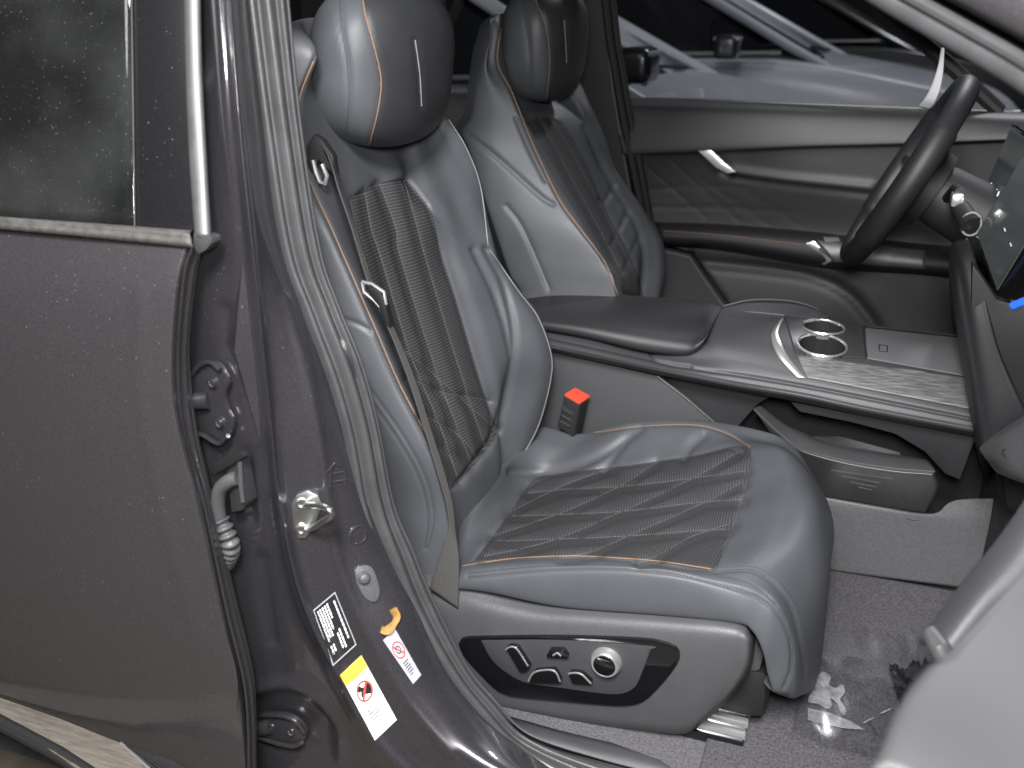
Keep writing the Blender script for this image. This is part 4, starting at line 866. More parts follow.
grid('chrome_corner', np.array([[onc(*(ca[i]*(1-t)+cb_[i]*t), .003+.002*math.sin(math.pi*t)) for t in np.linspace(0, 1, 8)] for i in range(30)]), M['chrome'], cs, solid=.002)
mb = MB(); mb.tube([onc(*p, .004) for p in [(866,359),(864,340),(863,329),(866,328),(900,331),(961,338)]], .0022, 6); mb.build('pad_frame', M['plastic_dark'], cs)
well = mat('dark_cup_well', (.028, .027, .027), .35, metal=.2)
for q, (u, v, r) in zip(CC, CUPS):
    up = np.array([0, 0, 1.]); ax = SC_.hit(u, v)[1]; ax = ax*.6+up*.4; ax /= np.linalg.norm(ax)
    a = MB().lathe([(r*.92, -.010), (r*.93, .001), (r*.97, .0042), (r*1.01, .0045), (r*1.045, .0015)], q, ax, 56)
    a.F = a.F[:-2]; a = a.build('cup_holder', M['chrome'], cs)
    w_ = MB().lathe([(r*.93, .001), (r*.88, -.030), (r*.86, -.045), (r*.80, -.047), (.002, -.047)], q, ax, 48); w_.F = w_.F[:-2]+[w_.F[-1]]; w_.build('cup_well', well, a)
mb = MB(); mb.tube([onc(u, v, .003) for u, v in [(879,346),(879,352),(887,353),(887,347),(879,346)]], .0012, 6); mb.build('pad_symbol', M['black'], cs)
mb = MB(); mb.tube(sm([P(724,306,2.02), P(752,300,2.03), P(790,301,2.03), P(818,309,2.02), P(829,318,2.0)], 30), .003, 8); mb.build('far_edge_trim', M['plastic_dark'], cs)
G = table([[(722,308,2.0),(752,302,2.025),(790,303,2.025),(818,310,2.015),(832,320,1.99)],[(722,312,1.98),(752,312,1.985),(790,316,1.983),(818,320,1.983),(832,322,1.983)]], 10, 30); grid('side_bolster', G, M['plastic_mid'], cs, solid=.004)
# side walls
MB().plate([P(u, v, 1.83) for u, v in [(530,345),(560,354),(657,376),(686,398),(716,424),(760,470),(760,540),(520,540)]], (0, .02, 0), .003).build('side_panel', M['plastic_mid'], cs)
mb = MB(); mb.tube([P(u, v, 1.829) for u, v in [(657,376),(686,398),(716,424),(735,442)]], .0025, 8); mb.build('panel_edge', M['rubber'], cs)
MB().plate([P(u, v, 1.86) for u, v in [(640,368),(775,394),(757,405),(735,430),(720,450),(690,450)]], (0, .02, 0), .003).build('side_panel', M['plastic_dark'], cs)
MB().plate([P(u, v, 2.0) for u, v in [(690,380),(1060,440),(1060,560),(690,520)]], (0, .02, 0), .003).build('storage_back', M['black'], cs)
MB().plate([P(790,402,1.83), P(975,436,1.83), P(975,440,1.83), P(960,480,1.84), P(945,474,1.84), P(925,452,1.83), P(895,434,1.83), P(850,422,1.83), P(800,412,1.83)], (0, .03, 0), .003).build('leg_support', M['plastic_dark'], cs)
T = [[(764,410,1.88),(780,421,1.88),(800,431,1.88),(830,443,1.88),(880,452,1.88),(926,459,1.88)],
[(761,406,1.84),(778,420,1.84),(798,434,1.84),(832,447,1.84),(882,456,1.84),(929,462,1.84)],
[(755,408,1.80),(774,426,1.80),(797,445,1.80),(842,458,1.80),(890,466,1.80),(935,470,1.80)],
[(756,412,1.795),(776,431,1.795),(799,449,1.795),(843,462,1.795),(890,470,1.795),(934,474,1.795)],
[(775,440,1.80),(790,455,1.80),(806,466,1.80),(846,478,1.80),(892,486,1.80),(938,488,1.80)],
[(790,470,1.81),(804,482,1.81),(820,496,1.81),(858,503,1.81),(895,510,1.81),(925,514,1.81)]]
G = table(T, 60, 80); tray = grid('storage_tray', G[:37], M['plastic'], cs, solid=.003); grid('tray_front', G[36:], mat('dark_satin_tray_front', (.018, .018, .019), .33, bump=.2, bs=300), tray, solid=.003); STR = Surf(G)
mb = MB()
for a, b in (((831,470),(893,479)), ((842,476),(881,483)), ((850,482),(876,487)), ((858,487),(872,490))): MB().tube([STR.hit(*a)[0], STR.hit(*b)[0]], .0014, 6).build('tray_flute', M['rubber'], tray)
mb = MB(); mb.tube([P(u, v, 1.805) for u, v in [(815,497),(860,505),(922,516)]], .004, 8); mb.build('tray_foot', M['rubber'], tray)
MB().plate([P(800,436,1.90), P(840,436,1.93), P(900,452,1.93), P(905,462,1.90), P(830,452,1.90)], (0, 0, -.006), .002).build('tray_mat', M['rubber_dark'], tray)

# ================================================================== FLOOR
G = table([[(690,480,1.80),(822,500,1.80),(925,515,1.80),(960,500,1.81),(1060,500,1.81)],[(690,490,1.795),(824,508,1.80),(930,520,1.80),(985,520,1.80),(1060,520,1.8)],[(690,520,1.80),(828,536,1.81),(940,550,1.81),(985,553,1.81),(1060,555,1.81)],[(690,550,1.815),(833,571,1.82),(963,588,1.82),(1000,592,1.82),(1060,600,1.82)]], 40, 60)
tn = grid('floor_tunnel', G, mat('felt_grey_tunnel_trim', (.076, .076, .080), .9, bump=.6, bs=500, var=.15, vs=200), None, solid=.01); tag(tn, kind='structure')
zf = float(P(833, 571, 1.82)[2]); zf2 = float(P(963, 588, 1.82)[2])
cp = MB().plate([(-1.3, 1.12, zf-.03), (.9, 1.12, zf-.03), (.9, 1.86, zf-.012), (-1.3, 1.86, zf-.012)], (0, 0, -.02), 0).build('floor_carpet', M['carpet'], None, False); tag(cp, kind='structure')
xg = np.linspace(-.16, .55, 90); yg = np.linspace(1.20, 1.83, 80); X, Y = np.meshgrid(xg, yg); rs_ = np.random.RandomState(3)
Z = zf-.012+.018*(Y-1.2)/.63-.010+.10*np.clip(X-.25, 0, 1)
G = np.stack([X, Y, Z+.004], -1); fmat = thing('floor_mat', 'dark carpet floor mat lying in the passenger footwell', 'floor mat', (.1, 1.5, zf)); grid('mat_pile', G, M['carpet_dark'], fmat, solid=.006)
xg = np.linspace(-.04, .30, 150); yg = np.linspace(1.30, 1.62, 150); X, Y = np.meshgrid(xg, yg)
Zb = zf-.012+.018*(Y-1.2)/.63+.10*np.clip(X-.25, 0, 1)+.004
def vn(x, y, f, seed):
    r = np.random.RandomState(seed).rand(40, 40); x = (x*f) % 39; y = (y*f) % 39; i = x.astype(int); j = y.astype(int); a = x-i; b = y-j; a = a*a*(3-2*a); b = b*b*(3-2*b)
    return (r[i, j]*(1-a)+r[i+1, j]*a)*(1-b)+(r[i, j+1]*(1-a)+r[i+1, j+1]*a)*b
Z = Zb+.002+.010*np.abs(vn(X+.3*Y, Y*.6, 9, 1)-.5)*2+.004*np.abs(vn(X+.2*Y, Y*.5, 26, 2)-.5)*2
fl = thing('plastic_film', 'crumpled clear plastic film lying on the footwell mat', 'plastic film', (.1, 1.45, zf)); flm = grid('film_sheet', np.stack([X, Y, Z], -1), M['film'], fl)

zq = lambda u, v: PZ(u, v, zf-.004)
glint_mat, nt, b_ = newmat('pale_fold_glint'); b_.inputs['Base Color'].default_value = (.40, .40, .42, 1); b_.inputs['Roughness'].default_value = .25  # pale colour painted in for the white reflections on the folded film
t_ = N(nt, 'ShaderNodeBsdfTransparent'); x_ = N(nt, 'ShaderNodeMixShader'); nz_ = N(nt, 'ShaderNodeTexNoise'); nz_.inputs['Scale'].default_value = 60; tc_ = N(nt, 'ShaderNodeTexCoord'); nt.links.new(tc_.outputs['Object'], nz_.inputs['Vector'])
mr_ = N(nt, 'ShaderNodeMapRange'); mr_.inputs['From Min'].default_value = .35; mr_.inputs['From Max'].default_value = .65; mr_.inputs['To Min'].default_value = .25; mr_.inputs['To Max'].default_value = .7; nt.links.new(nz_.outputs['Fac'], mr_.inputs['Value'])
nt.links.new(mr_.outputs['Result'], x_.inputs[0]); nt.links.new(t_.outputs[0], x_.inputs[1]); nt.links.new(b_.outputs[0], x_.inputs[2]); nt.links.new(x_.outputs[0], nt.nodes['Material Output'].inputs['Surface'])
glint_a = sm([(817,676),(824,672),(831,677),(829,684),(836,688),(842,684),(845,692),(840,699),(845,707),(846,714),(841,713),(837,703),(830,697),(832,706),(826,708),(818,703),(808,701),(812,690)], 50)
fb = MB().plate([zq(*q) for q in glint_a], (0, 0, -.0015), 0).build('fold_glint', glint_mat, fl, False)
glint_b = [(808,708),(830,713),(850,721),(864,729),(848,728),(826,724),(808,719)]
MB().plate([zq(*q) for q in glint_b], (0, 0, -.0015), 0).build('fold_glint', glint_mat, fl, False)
r_ = random.Random(5)
for k in range(16):
    u0, v0 = r_.uniform(850, 930), r_.uniform(668, 735); l = r_.uniform(8, 26); an = r_.uniform(.35, 1.0) if k % 3 else r_.uniform(-.6, -.2)
    pts = [zq(u0+l*t*math.cos(an)+r_.uniform(-1, 1), v0+l*t*math.sin(an)+r_.uniform(-1, 1))+np.array([0, 0, .004]) for t in (0, .5, 1)]
    MB().tube(sm(pts, 10), [.0005+.0012*math.sin(math.pi*i/9) for i in range(10)], 6).build('film_crease', glint_mat if k % 3 == 0 else M['film'], fl)  # every third crease takes the painted glint colour
xg = np.linspace(0, 1, 70); Xq, Yq = np.meshgrid(xg, xg)
Gd = np.array([[PZ(888+50*a_+18*b_, 672+12*a_*1.0-18*a_+62*b_, zf-.002) for a_ in xg] for b_ in xg])
Gd[..., 2] += .016*np.abs(vn(Xq*1.2+Yq*.3, Yq*.4, 7, 11)-.5)*2+.008*np.abs(vn(Xq, Yq*.6, 17, 12)-.5)*2
grid('dark_film_bunch', Gd, mat('dark_crumpled_film', (.012, .012, .014), .16, coat=.4), fl)

# ================================================================== FAR (DRIVER) DOOR
fd = thing('driver_door', 'driver side door with dark grey trim, silver handle and long armrest beyond the console', 'car door', (-.3, 2.75, .4))
T = [[(610,98,2.74),(700,100,2.74),(800,104,2.74),(931,109,2.74),(1040,113,2.74)],
[(612,102,2.69),(700,104,2.69),(800,107,2.69),(931,112,2.69),(1040,116,2.69)],
[(614,112,2.665),(700,113,2.66),(800,116,2.66),(931,120,2.66),(1040,124,2.66)],
[(622,152,2.645),(700,149,2.64),(800,145,2.64),(902,143,2.64),(1040,138,2.64)],
[(624,157,2.67),(700,154,2.67),(800,149,2.66),(902,146,2.66),(1040,142,2.66)],
[(632,190,2.69),(705,178,2.69),(800,182,2.67),(880,190,2.67),(1040,200,2.67)],
[(640,218,2.69),(705,218,2.70),(800,224,2.70),(900,232,2.69),(1040,242,2.68)],
[(646,245,2.69),(705,247,2.69),(800,255,2.69),(900,265,2.68),(1040,280,2.68)],
[(650,300,2.67),(720,305,2.67),(800,315,2.67),(900,330,2.67),(1040,350,2.67)],
[(660,400,2.67),(720,410,2.67),(800,420,2.67),(900,435,2.67),(1040,450,2.67)]]
G = table(T, 130, 160); nrm = normals(G)
G = groove(G, [[(734,172),(790,180),(870,188)]], -.012, 5, nrm); G = groove(G, [[(722,172),(734,177),(790,185),(870,194)]], .008, 3, nrm)
G = groove(G, [[(640,160),(706,218)],[(668,158),(740,222)],[(700,178),(770,226)],[(745,190),(800,226)],[(645,190),(700,186),(770,190)],[(650,207),(720,208),(800,212)]], .0018, 1.1, nrm)
G = groove(G, [[(700,262),(760,268),(810,276),(845,292),(865,312),(880,335)]], .012, 5, nrm); G = groove(G, [[(690,255),(707,280),(724,305)]], .008, 4, nrm)
M['door_grey'] = mat('dark_grey_door_trim', (.029, .029, .031), .5, bump=.4, bs=700)
grid('door_trim', G, M['door_grey'], fd, solid=.004); SF = Surf(G)
mb = MB(); mb.tube([P(u, v, 2.74) for u, v in [(606,98),(700,100),(800,104),(931,109),(1020,112)]], .004, 8); mb.build('sill_strip', M['trimstrip'], fd)
MB().plate([P(u, v, 2.635) for u, v in [(698,151),(711,150),(724,163),(736,172),(727,174),(716,168)]], (0, .03, 0), .002).build('door_handle', M['chrome'], fd)
T = [[(655,222,2.67),(720,224,2.665),(807,231,2.665),(850,236,2.66),(925,244,2.66),(1000,250,2.66)],
[(657,224,2.62),(720,227,2.60),(807,235,2.60),(850,240,2.60),(925,250,2.60),(1000,258,2.6)],
[(660,233,2.59),(720,237,2.575),(810,249,2.575),(850,255,2.575),(925,262,2.575),(1000,270,2.575)],
[(662,241,2.595),(720,246,2.585),(832,265,2.585),(860,268,2.585),(925,272,2.585),(1000,280,2.585)],
[(664,246,2.65),(720,250,2.65),(832,269,2.65),(860,271,2.65),(925,275,2.65),(1000,284,2.65)]]
G = table(T, 40, 90); ar = grid('armrest', G, M['plastic_dark'], fd, solid=.004); SA = Surf(G)
mb = MB(); mb.tube([SA.hit(u, v)[0] for u, v in sm([(664,231),(720,235),(806,245)], 30)], .0012, 6); mb.build('piping', M['orange'], ar)
def on(S, u, v, h): p, n_ = S.hit(u, v); return p+n_*h
mb = MB(); mb.plate([on(SA, u, v, .004) for u, v in [(806,244),(814,242),(832,260),(824,264)]], (0, .006, 0), .001); mb.build('chrome_cap', M['chrome'], ar)
skin_on('switch_plate', [(816,240),(925,251),(925,269),(834,262)], M['trimstrip'], ar, .003, 16, 30, SA)
MB().plate([on(SA, u, v, .006) for u, v in [(823,239),(838,239.5),(840,243),(825,243)]], (0, .004, 0), .001).build('window_switch', M['chrome'], ar)
G = table([[(640,248,2.60),(664,250,2.60),(690,256,2.60)],[(640,275,2.60),(675,278,2.60),(708,282,2.60)],[(640,310,2.60),(690,310,2.60),(730,312,2.60)]], 20, 20); grid('speaker_panel', G, M['door_grey'], fd, solid=.05)
# window glass and frame
gl = MB().plate([P(606,-60,2.60), P(606,99,2.75), P(1030,113,2.75), P(940,60,2.75), P(860,-10,2.66), P(820,-60,2.60)], (0, .004, 0), 0).build('window_glass', M['glass'], fd, False)
mb = MB(); mb.tube([P(1000,112,2.74), P(955,70,2.74), P(900,22,2.70), P(840,-36,2.63), P(800,-70,2.60)], .018, 10); mb.build('window_frame', M['black'], fd)
rfd = thing('rear_door', 'far side rear door with grey trim glimpsed between the two front headrests', 'car door', (-1.3, 2.75, .4))
T = [[(380,90,2.74),(440,93,2.74),(520,96,2.74),(612,99,2.74)],[(380,94,2.69),(440,97,2.69),(520,100,2.69),(612,103,2.69)],[(385,140,2.66),(445,144,2.66),(520,148,2.66),(616,150,2.66)],[(395,230,2.66),(450,235,2.66),(520,240,2.66),(625,250,2.66)]]
grid('door_trim', table(T, 30, 40), M['door_grey'], rfd, solid=.004)
mb = MB(); mb.tube([P(u, v, 2.74) for u, v in [(380,90),(440,93),(520,96),(606,99)]], .005, 8); mb.build('sill_strip', M['trimstrip'], rfd)
MB().plate([P(300,-60,2.60), P(300,88,2.75), P(606,98,2.75), P(596,-60,2.60)], (0, .004, 0), 0).build('window_glass', M['glass'], rfd, False)
mb = MB(); mb.tube([P(441,-60,2.62), P(441,20,2.68), P(443,96,2.74)], .016, 8); mb.build('window_divider', M['black'], rfd)

# ================================================================== STEERING WHEEL
sw = thing('steering_wheel', 'black leather steering wheel seen almost edge on before the instrument screen', 'steering wheel', P(912, 168, 2.2))
wc = np.array(P(905, 175, 2.20)); wu = np.array([.46, 0, .89]); wu /= np.linalg.norm(wu); wy = np.array([0, 1., 0]); wn = np.cross(wu, wy); wn = wn if wn[0] < 0 else -wn
RW = .199
mb = MB(); V = []
nu, nv = 120, 18
for i in range(nu):
    a = 2*math.pi*i/nu; rad = wu*math.cos(a)+wy*math.sin(a)
    for j in range(nv):
        b = 2*math.pi*j/nv; rr = .0200+(.003 if abs(math.sin(a)) > .8 else 0); V.append(wc+rad*(RW*(1-.06*max(0, -math.cos(a))**6)+rr*math.cos(b))+wn*(rr*1.15*math.sin(b)))
F = [(i*nv+j, i*nv+(j+1) % nv, ((i+1) % nu)*nv+(j+1) % nv, ((i+1) % nu)*nv+j) for i in range(nu) for j in range(nv)]
rim = mesh('rim', V, F, M['leather_black'], sw)
for s0, s1 in ((-2.6, -2.0), (2.0, 2.6)):
    thread(MB(), [wc+(wu*math.cos(a)+wy*math.sin(a))*(RW-.017)+wn*.010 for a in np.linspace(s0, s1, 24)], .006, .35, .0009).build('stitching', M['orange'], rim)
mb = MB(); mb.lathe([(.078, -.05), (.082, -.01), (.074, .012), (.05, .022), (.004, .026)], wc-wn*.015, wn, 40); hub = mb.build('airbag_hub', M['plastic_dark'], sw)
mb = MB(); mb.lathe([(.060, .012), (.063, .014), (.066, .012)], wc-wn*.012+wn*.004, wn, 40); mb.build('hub_ring', M['rubber'], hub)
for s in (-1, 1):
    mb = MB(); mb.tube(sm([wc+wy*s*.06-wn*.01, wc+wy*s*.12-wn*.012, wc+wy*s*.18], 10), [.026, .022, .02], 10, flat=(1, .5)) if False else mb.tube([wc+wy*s*.06-wn*.01, wc+wy*s*.12-wn*.012, wc+wy*s*.18], [.028, .022, .018], 10, flat=(1, .6)); mb.build('spoke', M['gloss'], sw)
mb = MB(); mb.tube([wc-wu*.06-wn*.01, wc-wu*.12-wn*.012, wc-wu*.175], [.03, .022, .02], 10, flat=(.6, 1)); mb.build('spoke', M['gloss'], sw)
mb = MB(); mb.tube([wc-wn*.03, wc-wn*.08, wc-wn*.26], [.05, .062, .075], 20); mb.build('column_cover', M['plastic_dark'], sw)
mb = MB(); p0 = P(949,186,2.12); p1 = P(962,190,2.02); mb.tube([wc-wn*.09-wy*.04, np.array(P(955,188,2.08)), np.array(P(960,192,2.03))], [.010, .009, .009], 10); stk = mb.build('stalk', M['plastic_dark'], sw)
mb = MB(); mb.box(P(957,199,2.03), (.022, .05, .024), bev=.006); mb.build('stalk_tip', M['chrome'], stk)
mb = MB(); mb.tube([P(960,207,2.02), P(972,226,1.98)], [.016, .02], 16); mb.build('stalk_knob', M['plastic_dark'], stk)
mb = MB(); c_ = np.array(P(971,224,1.98)); mb.tube([c_+.021*np.array([math.cos(t)*.8, 0, math.sin(t)]) for t in np.linspace(0, 2*math.pi, 30)], .0022, 6); mb.build('knob_ring', M['chrome'], stk)
pt_ = thing('paper_tag', 'white curled paper tag hanging at the far windscreen pillar above the wheel', 'paper tag', P(930, 100, 2.4))
G = table([[(941,48,2.44),(944,47,2.43)],[(938,66,2.42),(943,72,2.41)],[(932,84,2.40),(940,88,2.39)],[(925,98,2.40),(935,101,2.39)],[(918,107,2.42),(930,110,2.41)]], 24, 6); grid('paper', G, mat('grey_white_paper', (.45, .45, .46), .7), pt_, solid=.0008)

# ================================================================== DASHBOARD
db = thing('dashboard', 'black dashboard with grey lit touchscreen and instrument screen at the right edge', 'dashboard', (.4, 1.9, .5))
T = [[(953,330,2.35),(950,300,2.1),(949,262,1.82),(952,244,1.76),(966,238,1.745)],
[(960,350,2.3),(955,320,2.0),(953,290,1.75),(960,268,1.72),(975,262,1.715)],
[(972,420,2.2),(965,380,1.9),(958,330,1.72),(968,310,1.69),(985,300,1.685)],
[(985,470,2.1),(976,450,1.9),(968,385,1.71),(978,370,1.675),(1000,355,1.67)],
[(990,490,2.1),(982,470,1.9),(979,446,1.71),(990,436,1.67),(1026,414,1.66)],
[(995,500,2.1),(986,480,1.9),(984,452,1.73),(996,442,1.70),(1034,424,1.69)]]
G = table(T, 60, 40); grid('dash_end', G, M['leather_black'], db, solid=.01); 
MB().plate([P(u, v, 1.685) for u, v in [(972,262),(998,300),(1024,306),(1075,300),(1075,395),(1026,414),(992,434),(970,335)]], (0, .03, 0), .006).build('dash_side', M['leather_black'], db)
# main bulk: body swept across the car
prof = [(.24,.62),(.20,.72),(.19,.86),(.22,.98),(.27,1.06),(.36,1.10),(.60,1.10),(.95,1.06),(.95,.55)]
ys = [1.62, 1.72, 1.9, 2.1, 2.3, 2.5, 2.64]
V = []; 
for y in ys:
    for x, z in prof: V.append((x+.05+(.05 if y < 1.7 else 0), y, z-(.06 if y < 1.95 else 0)))
k = len(prof); F = [(i*k+j, i*k+j+1, (i+1)*k+j+1, (i+1)*k+j) for i in range(len(ys)-1) for j in range(k-1)]+[tuple(range(k)), tuple((len(ys)-1)*k+j for j in range(k-1, -1, -1))]
mesh('dash_body', V, F, M['plastic_dark'], db, smooth=True, autosmooth=40)
def screen(name, bf, bn, tf, th, m, bez):
    a, b, c = P(*bf), P(*bn), P(*tf); d = b+c-a; n_ = np.cross(b-a, c-a); n_ /= np.linalg.norm(n_); n_ = n_ if n_@(CAM-a) > 0 else -n_
    o = MB().plate([a, b, d, c], -n_*th, .003).build(name, M['gloss'], db)
    f = lambda s, t: a+(b-a)*s+(c-a)*t+n_*.0012
    MB().plate([f(bez, bez), f(1-bez, bez), f(1-bez, 1-bez), f(bez, 1-bez)], -n_*.001, 0).build('screen_face', m, o, False)
    return f, o
f, o = screen('touchscreen', (975,236,1.96), (996,297,1.735), (1042,120,1.96), .012, M['screen'], .035)
for s, t in ((.25, .30), (.5, .30), (.75, .30), (.3, .7)): MB().tube([f(s-.02, t)+0, f(s+.02, t)], .0016, 5).build('screen_icon', M['white'], o)
f, o = screen('instrument_screen', (984,190,2.30), (1003,213,2.06), (1012,124,2.30), .012, M['screen'], .04)
for s in (.2, .3, .4, .5, .6, .7): MB().tube([f(s, .1), f(s, .17)], .0016, 5).build('screen_icon', M['white'], o)
mb = MB(); mb.tube([P(1012,306,1.68), P(1024,301,1.67), P(1050,290,1.66)], .006, 8); mb.build('ambient_light', M['blue_light'], db)
T = [[(980,446,1.66),(1000,430,1.60),(1024,415,1.56),(1070,390,1.50)],[(979,450,1.62),(1000,440,1.56),(1026,426,1.52),(1072,402,1.46)],[(986,460,1.60),(1004,462,1.54),(1030,450,1.50),(1075,430,1.44)],[(996,472,1.61),(1010,477,1.55),(1032,484,1.51),(1076,500,1.45)],[(1000,474,1.66),(1014,480,1.62),(1034,488,1.58),(1078,506,1.52)]]
grid('glovebox_edge', table(T, 40, 40), M['plastic'], db, solid=.004)
MB().plate([P(u, v, 1.535) for u, v in [(1002,452),(1024,440),(1060,425),(1060,470),(1024,476),(1008,466)]], (0, .03, 0), .004).build('glovebox_lid', M['plastic_dark'], db)
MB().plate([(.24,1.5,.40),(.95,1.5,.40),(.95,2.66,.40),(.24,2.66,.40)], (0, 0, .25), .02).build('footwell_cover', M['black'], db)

# ================================================================== OPEN FRONT DOOR (foreground, right)
fr = thing('front_door', 'open front passenger door with pale grey armrest, blurred at the lower right', 'car door', (.4, .8, .4))
T = [[W(.37,.43,.93),W(.39,.64,.95),W(.41,.90,.96)],[(928, 792, 0.51), (965, 690, 0.63), (1056, 569, 0.78)], [(906, 826, 0.495), (944, 720, 0.6), (1046, 590, 0.75)], [(908, 850, 0.485), (952, 744, 0.585), (1052, 624, 0.73)], [(936, 900, 0.475), (986, 784, 0.575), (1066, 674, 0.72)], [(996, 990, 0.475), (1056, 884, 0.57), (1126, 784, 0.7)],[W(.37,.50,.70),W(.39,.68,.70),W(.41,.92,.70)]]
grid('armrest', table(T, 60, 50), mat('pale_grey_door_armrest', (.050, .050, .052), .62, bump=.3, bs=500), fr, solid=.006)
T = [[(922,640,.98),(960,590,1.02),(1000,540,1.06),(1045,480,1.10)],[(926,632,.97),(962,584,1.01),(1004,532,1.05),(1045,470,1.10)],[(940,650,.93),(980,600,.97),(1020,556,1.01),(1060,500,1.06)],[(952,685,.92),(1000,640,.96),(1050,590,1.0),(1090,550,1.05)],[(965,720,.92),(1020,680,.96),(1070,640,1.0),(1110,600,1.05)],[W(.36,.93,.62),W(.38,.97,.62),W(.40,1.0,.62),W(.42,1.05,.62)]]
grid('map_pocket', table(T, 40, 40), M['plastic_mid'], fr, solid=.006)
mb = MB(); mb.tube([P(u, v, y) for u, v, y in [(923,640,.955),(932,636,.945),(940,648,.93),(950,672,.92),(953,690,.915)]], [.006, .010, .011, .010, .008], 12); mb.build('pocket_end', M['rubber'], fr)
MB().plate([(.36,.30,.45),(.40,1.0,.45),(.40,1.0,1.10),(.36,.30,1.10)], (.05, 0, 0), .01).build('door_panel', M['plastic_mid'], fr)

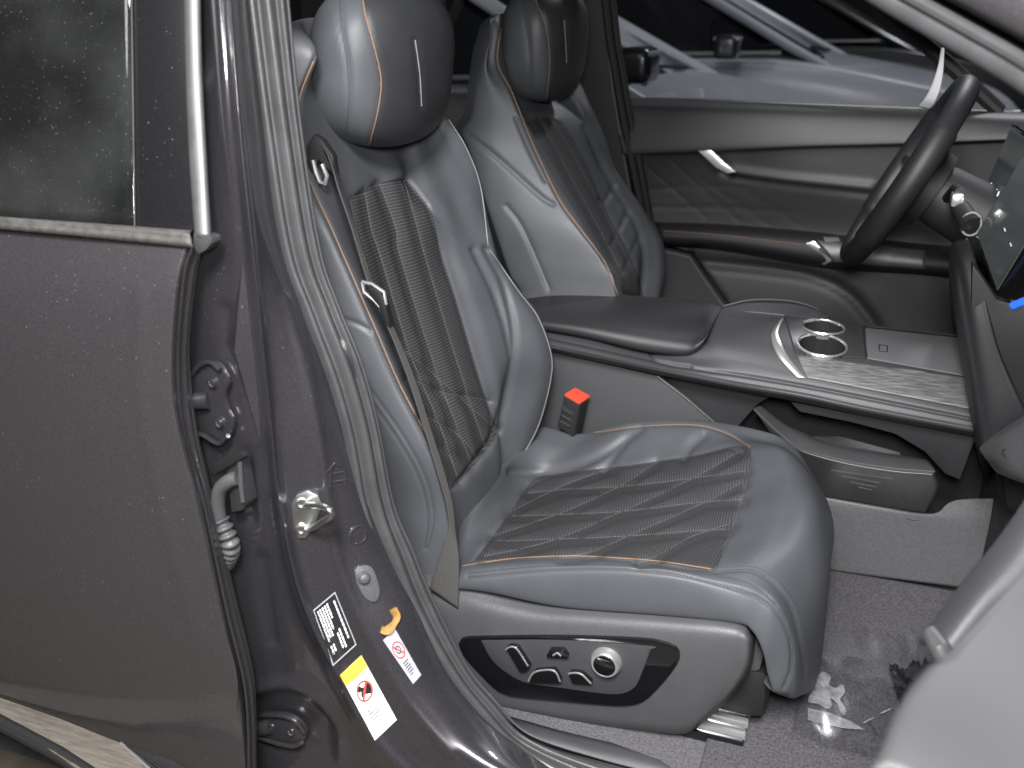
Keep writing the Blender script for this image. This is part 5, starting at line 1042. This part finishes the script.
# ================================================================== OUTSIDE
gd_ = MB().plate([(-40,-20,0),(40,-20,0),(40,60,0),(-40,60,0)], (0, 0, -.1), 0).build('ground', M['asphalt'], None, False); tag(gd_, kind='structure')
pv = MB().plate([(-6,-1.5,.004),(6,-1.5,.004),(6,1.2,.004),(-6,1.2,.004)], (0, 0, -.003), 0).build('pavement', M['brown_ground'], None, False); tag(pv, kind='structure')
bw = MB().plate([(-40,15,0),(40,15,0),(40,15,9),(-40,15,9)], (0, .3, 0), 0).build('dark_backdrop', mat('dark_backdrop_surface', (.035, .034, .03), .9, bump=.6, bs=20, var=.3, vs=1.2), None, False)  # backdrop added to hide the world glow behind the cars
tag(bw, 'added dark plain wall far behind the parked cars', 'backdrop')
def parked_car(label, x0, y0, paint, mirrors=False):
    t = thing('parked_car', label, 'car', (x0, y0, 0), 'cars parked beyond the far window')
    xs = [-4.0,-3.9,-3.4,-2.6,-1.6,-.75,0,.45,.62,.66]; top = [.75,1.0,1.10,1.14,1.15,1.14,1.02,.92,.80,.6]; hw = [.74,.82,.90,.93,.93,.93,.90,.82,.70,.60]
    rows = []
    for x, z, h in zip(xs, top, hw):
        rows.append([(x, -h*.96, .25), (x, -h*1.0, .5), (x, -h, z-.22), (x, -h*.97, z-.06), (x, -h*.90, z), (x, -h*.5, z+.01), (x, 0, z+.015), (x, h*.5, z+.01), (x, h*.90, z), (x, h*.97, z-.06), (x, h, z-.22), (x, h, .5), (x, h*.96, .25)])
    A = np.array(rows, float)+np.array([x0, y0, 0]); A = cr(A, 90); A = np.swapaxes(cr(np.swapaxes(A, 0, 1), 90), 0, 1)
    bd = grid('body', A, paint, t)
    o0 = np.array([x0, y0, 0])
    S = lambda x, y, z: o0+np.array([x, y, z])
    ws = [S(-.66,-.80,1.13), S(-.66,.80,1.13), S(-1.55,.62,1.62), S(-1.55,-.62,1.62)]
    MB().plate(ws, (-.02, 0, -.012), .003).build('windscreen', M['gloss'], t)
    for s in (-1, 1):
        w_ = MB().plate([S(-.9,s*.865,1.19), S(-3.5,s*.86,1.14), S(-3.1,s*.70,1.56), S(-1.6,s*.66,1.60)], (0, -s*.02, 0), .003).build('side_window', M['gloss'], t)
        mb = MB(); mb.tube([S(-.55,s*.83,1.10), S(-.80,s*.80,1.22), S(-1.55,s*.645,1.62), S(-2.2,s*.62,1.67), S(-3.1,s*.66,1.60), S(-3.7,s*.80,1.14)], [.022,.030,.034,.034,.034,.034], 10); mb.build('window_frame', paint, t)
        mb = MB(); mb.tube([S(-.85,s*.895,1.19), S(-2,s*.91,1.165), S(-3.6,s*.885,1.13)], .010, 8); mb.build('belt_trim', M['chrome'], t)
        if not mirrors: mr_ = None
        else: mb = MB(); mb.box(S(-.53,s*1.02,1.25), (.13,.20,.13), bev=.04, seg=4); mr_ = mb.build('mirror', M['dark_paint'], t)
        if mirrors: mb = MB(); mb.box(S(-.53,s*1.02,1.292), (.135,.17,.02), bev=.009, seg=3); mb.build('mirror_cap', paint, mr_)
        for xw in (-3.2, -.3):
            mb = MB(); mb.lathe([(.20,.0),(.33,.0),(.345,.03),(.345,.18),(.33,.21),(.2,.21)], S(xw, s*.74, .345), (0, s, 0), 36); wh = mb.build('wheel', M['rubber_dark'], t)
            mb = MB(); mb.lathe([(.225,.205),(.225,.215),(.18,.20),(.06,.21),(.01,.215)], S(xw, s*.74, .345), (0, s, 0), 24); mb.build('rim', M['steel'], wh)
        MB().box(S(.50,s*.60,.80), (.20,.32,.10), bev=.03).build('headlight', M['gloss'], t)
    rf = np.array([[S(x, y*h, z-.05*abs(y)**2) for y in np.linspace(-1, 1, 14)] for x, z, h in [(-1.5,1.63,.62),(-1.8,1.68,.63),(-2.4,1.70,.63),(-3.0,1.64,.64),(-3.4,1.50,.66),(-3.9,1.12,.72)]])
    grid('roof', cr(rf, 30), paint, t, solid=.02)
    mb = MB(); mb.tube([S(-.62,-.5,1.15), S(-.74,-.1,1.20), S(-.66,.55,1.16)], .010, 6); mb.build('wiper', M['black'], t)
    mb = MB(); mb.box(S(.60, 0, .62), (.10, .9, .22), bev=.03); mb.build('grille', M['black'], t)
    return t
parked_car('silver car parked just outside the driver window', -.42, 4.88, M['silver_paint'], True)
parked_car('grey car parked behind the silver car', .10, 7.6, M['silver_paint'])
parked_car('black car parked farthest away before the dark wall', .6, 10.4, M['dark_paint'])
# ================================================================== LIGHT
w = bpy.data.worlds.new('World'); sc.world = w; w.use_nodes = True
bg = w.node_tree.nodes['Background']; bg.inputs[0].default_value = (.9, .95, 1.0, 1); bg.inputs[1].default_value = WORLD
ld = bpy.data.lights.new('camera_flash', 'AREA'); ld.shape = 'DISK'; ld.size = FSIZE; ld.energy = FPOW; ld.color = (1, .985, .97)
lo = bpy.data.objects.new('camera_flash', ld); COL.objects.link(lo); lo.location = FLOC
lo.rotation_euler = (Vector((-.40, 1.5, .8))-Vector(FLOC)).to_track_quat('-Z', 'Y').to_euler()
sc.view_settings.view_transform = 'Standard'; sc.view_settings.look = 'None'; sc.view_settings.gamma = 1; sc.view_settings.use_curve_mapping = False; sc.view_settings.exposure = 0
sc.cycles.max_bounces = 8; sc.cycles.transparent_max_bounces = 12; sc.cycles.use_denoising = True

def lamp(name, loc, tgt, size, e, col=(1, 1, 1)):
    l = bpy.data.lights.new(name, 'AREA'); l.shape = 'DISK'; l.size = size; l.energy = e; l.color = col
    o = bpy.data.objects.new(name, l); COL.objects.link(o); o.location = loc
    o.rotation_euler = (Vector(tgt)-Vector(loc)).to_track_quat('-Z', 'Y').to_euler(); return o
lamp('overhead_fill', (-.9, -1.3, 3.1), (-.5, 1.3, .8), 1.4, OVER, (1, .99, 1))  # soft fill added for broader paint highlights, no such fixture seen
lamp('raised_flash', (0.0, -.45, 2.65), (-.4, 1.5, .8), .6, KEY, (1, .99, 1))
lamp('car_park_lamp', (1.2, 6.9, 6.0), (-.3, 5.2, 1.0), .8, LOT, (.95, .98, 1))
